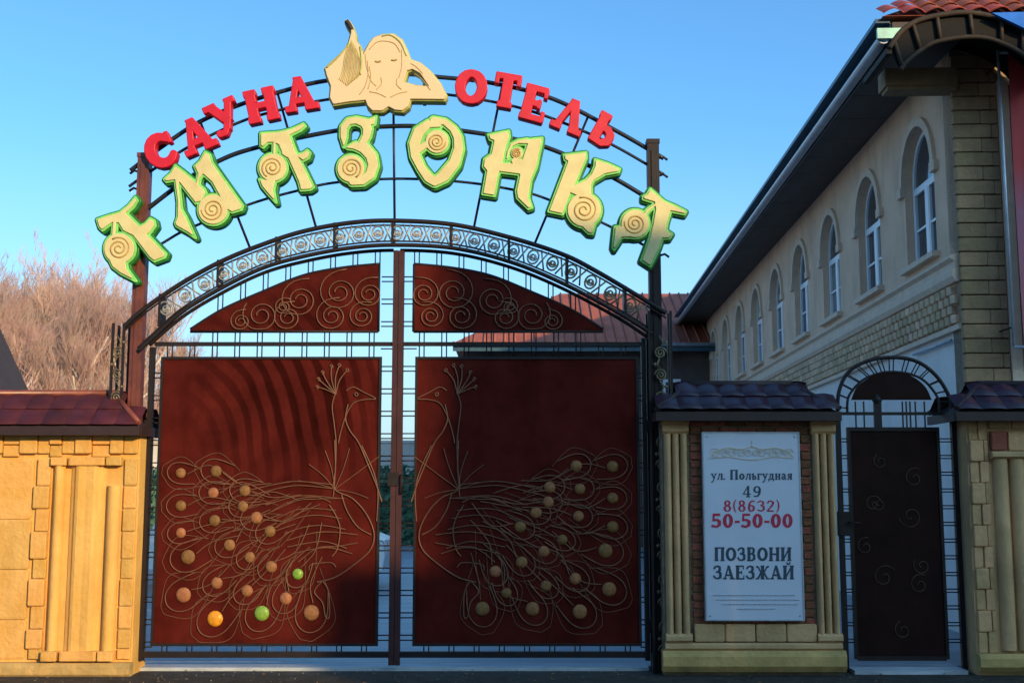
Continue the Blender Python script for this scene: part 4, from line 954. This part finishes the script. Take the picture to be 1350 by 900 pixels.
# windows
wb = MB(); o_y, o_z = 0, 0
def win_parts():
    fr = MB(); x = .13; r0, r1 = RW-.005, RW-.07
    A, B = [(-RW+.005, Z_SILL)]+ring(0, r0)+[(RW-.005, Z_SILL)], [(-r1, Z_SILL+.06)]+ring(0, r1)+[(r1, Z_SILL+.06)]
    for i in range(len(A)-1):
        for xx, fl in ((x-.03, 0), (x+.03, 1)):
            fr.face([(xx, *A[i]), (xx, *A[i+1]), (xx, *B[i+1]), (xx, *B[i])])
        fr.face([(x-.03, *B[i]), (x-.03, *B[i+1]), (x+.03, *B[i+1]), (x+.03, *B[i])])
    fr.box(x-.03, x+.03, -RW+.005, RW-.005, Z_SILL, Z_SILL+.06)
    fr.box(x-.035, x+.03, -r1, r1, Z_SPR-.14, Z_SPR-.05)
    fr.box(x-.04, x+.03, -.055, .055, Z_SILL+.06, Z_SPR-.14)
    fr.box(x-.026, x+.02, -r1, -.055, Z_SILL+.46, Z_SILL+.49); fr.box(x-.026, x+.02, .055, r1, Z_SILL+.46, Z_SILL+.49)
    for a, b in ((-r1, -.055), (.055, r1)):
        fr.box(x-.034, x+.02, a, a+.035, Z_SILL+.06, Z_SPR-.14); fr.box(x-.034, x+.02, b-.035, b, Z_SILL+.06, Z_SPR-.14)
    P = []
    for a, b in ((-r1, -.055), (.055, r1)):
        p = MB(); p.box(x, x+.012, a, b, Z_SILL+.06, Z_SPR-.14); P.append(p)
    p = MB(); p.prism([(-r1, Z_SPR-.05)]+ring(0, r1)+[(r1, Z_SPR-.05)], x, x+.012, 'x'); P.append(p)
    return fr, P
fr, PP = win_parts()
frd = fr.data('window_frame', M['white']); ppd = [p.data('pane', M['glass']) for p in PP]; ppc = [p.data('pane', M['curtain']) for p in PP]
hd = MB(); A, B = ring(0, RW+.004, 16), ring(0, RW+.11, 16)
for i in range(16):
    hd.face([(-.045, *A[i]), (-.045, *A[i+1]), (-.045, *B[i+1]), (-.045, *B[i])]); hd.face([(-.045, *B[i]), (-.045, *B[i+1]), (.0, *B[i+1]), (0, *B[i])]); hd.face([(-.045, *A[i]), (-.045, *A[i+1]), (.02, *A[i+1]), (.02, *A[i])])
for s in (-1, 1): a, b = sorted((s*(RW+.004), s*(RW+.19))); hd.box(-.06, .01, a, b, Z_SPR-.12, Z_SPR)
hdd = hd.data('hood_moulding', M['hood'])
sld = MB().box(-.09, .2, -RW-.08, RW+.08, Z_SILL-.07, Z_SILL-.002).data('sill', M['hood'])
for yc in WY:
    w_o = place('window', frd, ho, (0, yc, 0), world=False)
    for p in (ppc[:2]+ppd[2:] if yc in WY[2::3] else ppd): place('pane', p, w_o, (0, 0, 0), world=False)
    place('hood_moulding', hdd, ho, (0, yc, 0), world=False); place('sill', sld, w_o, (0, 0, 0), world=False)
# string course and rows of proud dog-tooth bricks
m = MB(); m.prism([(0, 3.97), (-.05, 3.97), (-.085, 4.03), (-.085, 4.10), (-.05, 4.13), (-.05, 4.2), (-.10, 4.235), (-.10, 4.27), (0, 4.30)], -.0, LEN, 'y'); m.build('string_course', M['hood'], ho)
m = MB(); m.prism([(0.02, 3.42), (-.05, 3.42), (-.05, 3.48), (0, 3.50)], 0, LEN, 'y'); m.build('string_course', M['hood'], ho)
tooth = unit_block('brick', M['bandstone'], .08)
rest = MB(); cnt = 0; step = .20
for k in range(int(LEN/step)):
    for r_ in range(4):
        yy = .1+k*step+(step/2 if r_ % 2 else 0); zz = 3.545+r_*.112
        if yy > LEN-.1: continue
        if cnt < 290: place('brick', tooth, ho, (-.03, yy, zz), (.10, .085, .098), (0, random.uniform(-.05, .05), R(20)), False); cnt += 1
        else: rest.box(-.07, .01, yy-.042, yy+.042, zz-.048, zz+.048)
o = rest.build('brick', M['bandstone'], ho); o['kind'] = 'stuff'
m = MB(); m.tube([(-.03, .3, 3.33), (-.03, 1.75, 3.33)], .018, 6); m.build('conduit', M['gutter'], ho)
# quoins on the corner and stone blocks on the front face
qb = unit_block('stone', M['stoneblock'], .05)
z = 0; k = 0
while z < ZT-.2:
    h = .165; a = .30 if k % 2 else .42
    place('stone', qb, ho, (-.012+a/2, -.03, z+h/2), (a, .09, h-.014), (0, 0, 0), False)
    b = .5-a
    if b > .05: place('stone', qb, ho, (a-.012+b/2+.004, -.028, z+h/2), (b-.006, .075, h-.014), (0, 0, 0), False)
    z += h; k += 1
m = MB(); m.box(0, .5, -.0, .3, 0, ZT); m.build('front_corner', M['mortar'], ho)
m = MB(); m.box(.5, 9, -.02, .3, 0, ZT); m.build('front_wall', M['stoneblock'], ho)
m = MB(); m.box(.5, .62, -.09, -.021, 0, ZT-.4); m.build('pilaster', M['hood'], ho)
for kk in range(30):
    z = 1.2+kk*.178
    if z > 6.2: break
    for j in range(3): place('stone', qb, ho, (.66+.22+j*.46+(.1 if kk % 2 else 0), -.035, z), (.44, .06, .165), (0, 0, 0), False)
# eaves: soffit boards, fascia, gutter, roof
OV = .77; yF = -.35
for k in range(24):
    a = yF+k*(LEN+.8)/24; b = a+(LEN+.8)/24-.012
    MB().box(-OV+.02, .3, a, b, ZT, ZT+.02).build('soffit_board', M['soffit'], ho)
m = MB(); m.box(-OV, -OV+.02, yF, LEN+.4, ZT-.02, ZT+.2); m.build('fascia', M['fascia'], ho)
m = MB(); P = [(-OV-.075+.07*math.cos(a), ZT+.03+.07*math.sin(a)) for a in [PI+PI*i/8 for i in range(9)]]
m.prism(P+[(x, z+.012) for x, z in reversed(P[1:-1])], yF, LEN+.4, 'y'); m.build('gutter', M['gutter'], ho)
m = MB(); m.box(-OV-.16, -OV-.0, yF-.01, LEN+.4, ZT+.2, ZT+.25); m.build('drip_edge', M['fascia'], ho)
m = MB(); m.box(-OV-.16, -OV+.15, yF-.06, yF-.012, ZT+.0, ZT+.12); m.build('gutter_cap', M['mint'], ho)
m = MB(); m.box(-OV+.02, 9, yF-.03, yF, ZT-.02, ZT+.2); m.build('fascia', M['capfas'], ho)
m = MB(); m.box(.3, 9, yF, 0.3, ZT, ZT+.02); m.build('soffit', M['soffit'], ho)
pt = R(33); rise = math.tan(pt)
ex, ey, ez = -OV-.1, yF-.08, ZT+.25; hw = 4.8
m = MB()
m.face([(ex, ey, ez), (ex, LEN+.4, ez), (ex+hw, LEN+.4, ez+hw*rise), (ex+hw, ey+hw, ez+hw*rise)])
m.face([(ex, ey, ez), (ex+hw, ey+hw, ez+hw*rise), (ex+2*hw, ey, ez)])
m.face([(ex+2*hw, ey, ez), (ex+hw, ey+hw, ez+hw*rise), (ex+hw, LEN+.4, ez+hw*rise), (ex+2*hw, LEN+.4, ez)])
m.face([(ex, ey, ez-.01), (ex, LEN+.4, ez-.01), (ex+2*hw, LEN+.4, ez-.01), (ex+2*hw, ey, ez-.01)])
rf = m.build('roof', M['roofsheet'], ho)
rt = tile_mesh('tile', M['rooftile'])
for r_ in range(9):
    for i in range(14):
        x = ex+.12+i*.24; d = r_*.3
        if x-ex < d*math.cos(pt)-.02: continue
        place('tile', rt, rf, (x, ey+d*math.cos(pt), ez+d*math.sin(pt)+.012), (.235, .34, .38), (pt, 0, 0), False)
# arched canopy over the front corner, bracket beam, banner, downpipe
def hl(px, py, yl):            # point on the local plane y = yl seen at the pixel
    dx, dy = (px-PX0)/F, (PY0-py)/F; d = Vector((dx, cp-dy*sp_, sp_+dy*cp)); c = Vector((0, -DIST, EYE))
    n = Vector((dv[0], dv[1], 0)); base = Vector((HO[0], HO[1], 0))+n*yl
    t = (base-c).dot(n)/d.dot(n); p = c+d*t-Vector((HO[0], HO[1], 0)); return (p.x*rv[0]+p.y*rv[1], p.z)
CY = -1.0
CO = [hl(x, y, CY) for x, y in spl([(1172, 64), (1188, 42), (1209, 28), (1235, 21), (1270, 17), (1303, 21), (1330, 30), (1352, 42), (1375, 62), (1388, 84)])]
CI = [hl(x, y, CY) for x, y in spl([(1188, 92), (1195, 82), (1220, 62), (1240, 54), (1275, 49), (1303, 51), (1330, 61), (1350, 73), (1366, 90), (1372, 100)])]
cn = thing('arched_canopy', 'dark barrel canopy with arched steel truss under the roof corner, top right', 'canopy', HO, rz=-A0, local=True)
for P, r in ((CO, .03), (CI, .025)): m = MB(); m.tube([(x, CY, z) for x, z in P], r, 8); m.build('arc_tube', M['canopy'], cn)
for k in range(7):
    i = int((k+.4)/7*(len(CO)-1)); j = int((k+.4)/7*(len(CI)-1)); m = MB(); m.tube([(CO[i][0], CY, CO[i][1]), (CI[j][0], CY, CI[j][1])], .022, 6); m.build('divider', M['canopy'], cn)
m = MB(); m.prism(CO+[(x, z-.02) for x, z in reversed(CO)], CY, -.05, 'y'); m.build('barrel_sheet', M['canopyshell'], cn)
m = MB(); m.prism(CO+list(reversed(CI)), CY+.03, CY+.04, 'y'); m.build('truss_panel', M['canopyshell'], cn)
for (x, z) in (CO[0], CO[-1]): m = MB(); m.box(x-.03, x+.03, CY, -.05, z-.06, z); m.build('side_beam', M['canopy'], cn)
a, b = hl(1165, 116, -.12), hl(1258, 92, -.12)
m = MB(); m.box(a[0], b[0], -.2, .1, a[1], b[1]); m.box(a[0]+.03, b[0], -.17, .07, a[1]-.04, a[1]); m.build('bracket_beam', M['stoneblock'], ho)
a, b = hl(1332, 260, -.45), hl(1332, 260, -.45); a, b = (a[0], hl(1334, 455, -.45)[1]), (a[0], hl(1322, 72, -.45)[1])
bn = thing('hanging_banner', 'tall red and mauve banner hanging at the right edge below the canopy', 'banner', HO, rz=-A0, local=True)
m = MB(); n = 10
for i in range(n):
    for j in range(24):
        f = lambda u, v: (a[0]+.06+u*.84, -.45+.02*math.sin(u*9+v*3), a[1]+(b[1]-a[1])*v)
        m.face([f(i/n, j/24), f((i+1)/n, j/24), f((i+1)/n, (j+1)/24), f(i/n, (j+1)/24)], True)
m.build('cloth', M['banner'], bn)
for zz in (a[1]-.02, b[1]+.02): m = MB(); m.tube([(a[0]-.05, -.45, zz), (a[0]+.95, -.45, zz)], .018, 8); m.build('pole', M['gutter'], bn)
m = MB(); m.tube([(a[0]-.05, -.45, a[1]-.02), (a[0]-.05, -.45, b[1]+.05)], .016, 8); m.build('side_pole', M['gutter'], bn)
m = MB()
for zz in (a[1]+.2, b[1]-.1): m.tube([(a[0]-.05, -.45, zz), (a[0]-.05, -.05, zz)], .01, 6)
m.build('wall_bracket', M['iron'], bn)
a = hl(1312, 34, -.9); bs = thing('blue_board', 'small blue board above the canopy at the top right corner', 'board', HO, rz=-A0, local=True)
m = MB(); m.prism([hl(1308, 17, -1.1), hl(1420, 14, -1.1), hl(1420, 60, -1.1), hl(1352, 38, -1.1)], -1.1, -1.06, 'y'); m.build('panel', M['blue'], bs)
m = MB(); q = hl(1340, 30, -1.08); m.tube([(q[0], -1.06, q[1]), (q[0], -.3, q[1]+.03)], .015, 6); m.build('bracket', M['iron'], bs)

# ------------------------------------------------------------------ outbuilding across the yard
OY = 23.2; od = OY+DIST
def ax(px, Y): return (px-PX0)/F*(Y+DIST)/cp*1.0
def AZ(py, Y): return at(675, py, Y)[1]
ob = thing('outbuilding', 'brown outbuilding with low red hipped roof across the yard behind the gate', 'building', (2, OY, 0))
x0, x1 = at(612, 480, OY+.6)[0], at(936, 480, OY+.6)[0]; zw = AZ(462, OY+.6)
m = MB(); m.box(x0, x1+.3, OY+.6, OY+8, 0, zw); m.build('wall', M['darkwall'], ob)
ze = AZ(452, OY); zr = AZ(387, OY+4.2); xa, xb = at(597, 455, OY)[0], x1+.9; xrl = at(738, 388, OY+4.2)[0]
m = MB(); m.face([(xa, OY, ze), (xb, OY, ze), (xb, OY+4.2, zr), (xrl, OY+4.2, zr)]); m.face([(xa, OY+8.6, ze), (xa, OY, ze), (xrl, OY+4.2, zr)])
m.face([(xb, OY+8.6, ze), (xa, OY+8.6, ze), (xrl, OY+4.2, zr), (xb, OY+4.2, zr)]); m.face([(xa, OY, ze-.01), (xa, OY+8.6, ze-.01), (xb, OY+8.6, ze-.01), (xb, OY, ze-.01)])
m.build('roof', M['roofsheet'], ob)
x = xa+.02
while x < xb:
    t = min(1, max(0, (x-xa)/(xrl-xa))); m = MB(); m.tube([(x, OY-.02, ze+.02), (x, OY+4.2*t, ze+(zr-ze)*t+.02)], .03, 5); x += .3; m.build('roof_rib', M['roofsheet'], ob)
m = MB(); m.box(xa, xb, OY-.02, OY, ze-.24, ze); m.build('fascia', M['fascia'], ob)
m = MB(); m.tube([(xa, OY-.08, ze-.05), (xb, OY-.08, ze-.05)], .06, 8); m.build('gutter', M['gutter'], ob)
for k in range(4):
    cx_ = x0+1.1+k*1.6
    f = MB(); f.box(cx_-.5, cx_+.5, OY+.55, OY+.598, 3.4, 4.9); fo = f.build('window', M['white'], ob)
    for s in (-.24, .24): m = MB(); m.box(cx_+s-.19, cx_+s+.19, OY+.53, OY+.549, 3.5, 4.8); m.build('pane', M['glass'], fo)
    f = MB(); f.box(cx_-.42, cx_+.42, OY+.55, OY+.598, .05, 2.2); d = f.build('door', M['paleplaster'], ob)

# ------------------------------------------------------------------ far wall, hedge, parked car, shed
fw = MB(); fw.box(-26, -1.9, 33, 33.3, -.14, 3.4); fw.box(-26, -1.9, 32.95, 33.35, 3.4, 3.5)
tag(fw.build('far_wall', M['palewall']), 'long pale wall at the back of the yard behind the hedge', 'wall')
def leafmass(name, m_, n, fn, sz):
    m = MB()
    for i in range(n):
        p = Vector(fn()); a = Vector((random.gauss(0, 1), random.gauss(0, 1), random.gauss(0, 1))).normalized(); b = a.orthogonal().normalized()*sz*random.uniform(.6, 1.3); c = a.cross(b).normalized()*sz*.5
        m.face([p-b, p+c, p+b, p-c])
    return m
hm = leafmass('hedge', M['hedge'], 9000, lambda: (random.uniform(-16, -1.2), 26+random.uniform(-.6, .6), random.uniform(-.1, 2.3)+.15*math.sin(rnd()*9)), .14)
hm.box(-15.8, -1.4, 25.7, 26.3, -.14, 2.05)
tag(hm.build('hedge', M['hedge']), 'dark green clipped hedge across the back of the yard', 'hedge')

car = thing('parked_car', 'white hatchback parked side-on in the yard, glimpsed through the gate slits', 'car', (-4.3, 10, .004))
def carbody():
    L2 = 2.15; m = MB(); prof = [(-L2, .35), (-L2-.03, .6), (-L2+.05, .95), (-1.75, 1.0), (-1.55, 1.42), (-.9, 1.52), (.1, 1.5), (.55, 1.42), (1.15, 1.0), (1.75, .93), (L2, .78), (L2+.03, .55), (L2-.02, .3)]
    arch_ = lambda cx: [(cx+.36*math.cos(a), .32+.36*math.sin(a)) for a in [i*PI/8 for i in range(9)]]
    low = arch_(1.35)+arch_(-1.35)
    P = prof+low[:9]+low[9:]
    rows = [(-.82, .0), (-.85, 1), (.85, 1), (.82, 0)]
    n = len(P); V = []
    for y, s in rows:
        for x, z in P: k = 1.0; yy = y*(.84 if z > 1.2 else 1) ; m.v.append((x*(1 if s else .995), yy+10, z)); 
    for r_ in range(3):
        for i in range(n): j = (i+1) % n; m.f.append((r_*n+i, r_*n+j, (r_+1)*n+j, (r_+1)*n+i)); m.sm.append(False)
    m.f.append(tuple(range(n-1, -1, -1))); m.f.append(tuple(range(3*n, 4*n))); m.sm += [False, False]
    m.v = [(x-4.3, y, z) for x, y, z in m.v]; return m
carbody().build('body', M['carpaint'], car)
for P in ([(-1.5, 1.05), (-1.38, 1.38), (-.75, 1.45), (-.7, 1.03)], [(-.62, 1.03), (-.62, 1.45), (.1, 1.43), (.12, 1.02)], [(.2, 1.02), (.18, 1.42), (.5, 1.36), (1.0, 1.01)]):
    m = MB(); m.prism([(x-4.3, z) for x, z in P], 10-.80, 10-.775, 'y'); o = m.build('side_window', M['glass'], car)
for x in (-1.35, 1.35):
    for y in (-.74, .74):
        m = MB(); m.lathe([(.2, -.1), (.31, -.1), (.33, -.06), (.33, .06), (.31, .1), (.2, .1)], (x-4.3, 10+y, .33), 20, 'y'); t_ = m.build('wheel', M['tyre'], car)
        m = MB(); m.lathe([(.05, -.11), (.19, -.105), (.21, -.08), (.21, .08), (.19, .105), (.05, .11)], (x-4.3, 10+y, .33), 12, 'y'); m.build('rim', M['rim'], t_)
for x, mm in ((2.1, 'white'), (-2.12, 'lamp')):
    for y in (-.62, .62): m = MB(); m.box(x-4.3-.06, x-4.3+.06, 10+y-.14, 10+y+.14, .66, .8); m.build('headlight' if x > 0 else 'tail_light', M[mm], car)
m = MB(); m.box(-4.3+.05, -4.3+.2, 10-.87, 10-.852, .9, .93); m.build('door_handle', M['iron'], car)

sh = thing('garden_house', 'small house with steep dark roof beyond the yellow wall, far left', 'house', (-8.6, 6, 0))
Ys = 5.0; e1 = at(42, 524, Ys+5); e0 = at(-2, 428, Ys+5); sl = (e0[1]-e1[1])/(e1[0]-e0[0]); hw_ = 1.6; xm = e1[0]-hw_; zm = e1[1]+hw_*sl
m = MB(); P = [(e1[0], e1[1]), (xm, zm), (xm-hw_, e1[1]), (xm-hw_+.08, e1[1]-.02), (xm, zm-.16), (e1[0]-.08, e1[1]-.02)]
m.prism(P, Ys, Ys+5, 'y'); m.build('roof', M['shedroof'], sh)
m = MB(); m.prism([(e1[0]-.09, e1[1]-.02), (xm, zm-.17), (xm-hw_+.09, e1[1]-.02), (xm-hw_+.3, 0), (e1[0]-.3, 0)], Ys+.15, Ys+4.9, 'y'); m.build('wall', M['darkwall'], sh)
m = MB(); m.box(xm-.4, xm+.4, Ys+.12, Ys+.149, 1.2, 2.2); m.build('window', M['glass'], sh)

# ------------------------------------------------------------------ bare trees
def tree_mesh(seed, H):
    rs = random.Random(seed); tr = MB(); tw = MB(); nseg = [0]
    def grow(p, d, ln, r, lv):
        pts = [p]; q = p.copy(); dd = d.copy(); n = 4 if lv < 3 else 2
        for i in range(n):
            dd = (dd+Vector((rs.gauss(0, .13), rs.gauss(0, .13), rs.gauss(.05, .09)))).normalized(); q = q+dd*ln/n; pts.append(q.copy())
        rr = [r*(1-.45*i/n) for i in range(n+1)]
        (tr if lv < 2 else tw).tube(pts, rr, 6 if lv < 2 else 3, cap=False)
        if lv >= 5: return
        nb = (9, 7, 6, 4, 3)[lv]
        for k in range(nb):
            t = rs.uniform(.3 if lv else .22, 1); i = min(n-1, int(t*n)); b = pts[i].lerp(pts[i+1], t*n-i)
            a = rs.uniform(0, 2*PI); ax_ = Vector((math.cos(a), math.sin(a), 0)); sp = rs.uniform(.3, .75)
            nd = (dd*math.cos(sp)+ax_*math.sin(sp)+Vector((0, 0, .32))).normalized()
            grow(b, nd, ln*rs.uniform(.46, .68)*(1-.35*t*(lv == 0)), max(rr[i]*.5, .0075), lv+1)
    grow(Vector((0, 0, -.2)), Vector((0, 0, 1)), H*.66, H*.02, 0)
    return tr.data('trunk', M['bark']), tw.data('twigs', M['twig'])
TM = [tree_mesh(3, 10), tree_mesh(11, 10), tree_mesh(23, 10)]
TREES = [(-60, 33, .98), (-22, 27, .82), (12, 37, .98), (45, 31, .84), (72, 39, 1.02), (98, 33, .92), (122, 41, 1.08), (140, 35, .92), (158, 31, .8), (182, 43, .98), (205, 38, .80), (226, 40, .6), (-40, 44, 1.0), (-5, 42, 1.1), (60, 46, 1.08), (110, 48, 1.15), (25, 48, 1.05), (150, 49, 1.1)]
ORD = ['first', 'second', 'third', 'fourth', 'fifth', 'sixth', 'seventh', 'eighth', 'ninth', 'tenth', 'eleventh', 'twelfth', 'thirteenth', 'fourteenth', 'fifteenth', 'sixteenth', 'seventeenth', 'last']
TREES.sort()
for i, (px, Y, s) in enumerate(TREES):
    x = at(px, 520, Y)[0]; tr, tw = TM[i % 3]
    s *= 1.08; t = thing('bare_tree', ('tall' if s > 1.1 else 'short' if s < .9 else 'middling')+' leafless russet tree beyond the left wall, '+ORD[i]+' from the left, '+('front row' if Y < 36 else 'back row'), 'tree', (x, Y, -.14), 'bare trees behind the left wall', rz=rnd()*6.28)
    a = place('trunk', tr, t, (0, 0, 0), (s, s, s), world=False); b = place('crown', tw, t, (0, 0, 0), (s, s, s), world=False)

# ------------------------------------------------------------------ unseen houses behind the camera, shaped to throw shade on the gate side
tl = math.tan(SUN_AZ); te = math.tan(SUN_EL)/math.cos(SUN_AZ)
BY = -24.0
def shade_house(label, px_l, px_r, py_top, mt, floors, dz=.5, Y0=0.0):
    """an unseen house across the street, shaped for its shade, its side walls parallel to the low sun; shades the gate plane from px_l to px_r below py_top"""
    xa, xb = at(px_l, 600, Y0)[0]+tl*(Y0-BY), at(px_r, 600, Y0)[0]+tl*(Y0-BY); h = at(675, py_top, Y0)[1]+te*(Y0-BY)
    g = thing('shade_house', label, 'building', ((xa+xb)/2, BY, -.14)); D_ = 8; sh_ = tl*D_
    def slab(o, z0, z1, nm, m_):
        m = MB(); m.prism([(xa-o, BY+o), (xb+o, BY+o), (xb+o+sh_, BY-D_-o), (xa-o+sh_, BY-D_-o)], z0, z1, 'z'); m.build(nm, m_, g)
    slab(0, -.14, h-.25, 'wall', mt); slab(.12, h-.25, h, 'cornice', M['hood'])
    nx = max(1, int((xb-xa)/2.4))
    for i in range(nx):
        for j in range(floors):
            cx_ = xa+(i+.5)*(xb-xa)/nx; z = 1.0+j*2.9; hw2 = min(.6, (xb-xa)/nx*.35)
            f = MB(); f.box(cx_-hw2, cx_+hw2, BY+.001, BY+.06, z, z+1.5); fo = f.build('window', M['white'], g)
            m = MB(); m.box(cx_-hw2+.06, cx_-.03, BY+.061, BY+.075, z+.08, z+1.42); m.build('pane', M['glass'], fo)
            m = MB(); m.box(cx_+.03, cx_+hw2-.06, BY+.061, BY+.075, z+.08, z+1.42); m.build('pane', M['glass'], fo)
    return g
shade_house('plastered three-storey house across the street, shading the right gate leaf', 592, 925, 318, M['plaster'], 3)
shade_house('unseen low annexe beside the plastered house, shaped to shade the foot of the left leaf', 437, 590, 752, M['stoneblock'], 2)  # low step shaped for the shade on the left leaf's lower corner
shade_house('unseen tallest house, added rightmost in the row to shade the hotel front', 927, 3200, -60, M['bandstone'], 5)  # added to keep the banner and front stones in shade
BY = -17.2
shade_house('unseen long dark terrace, added leftmost in the row to block sky light', -1900, -140, 60, M['darkwall'], 3, Y0=0.0)  # added to darken the gate front by hiding part of the sky
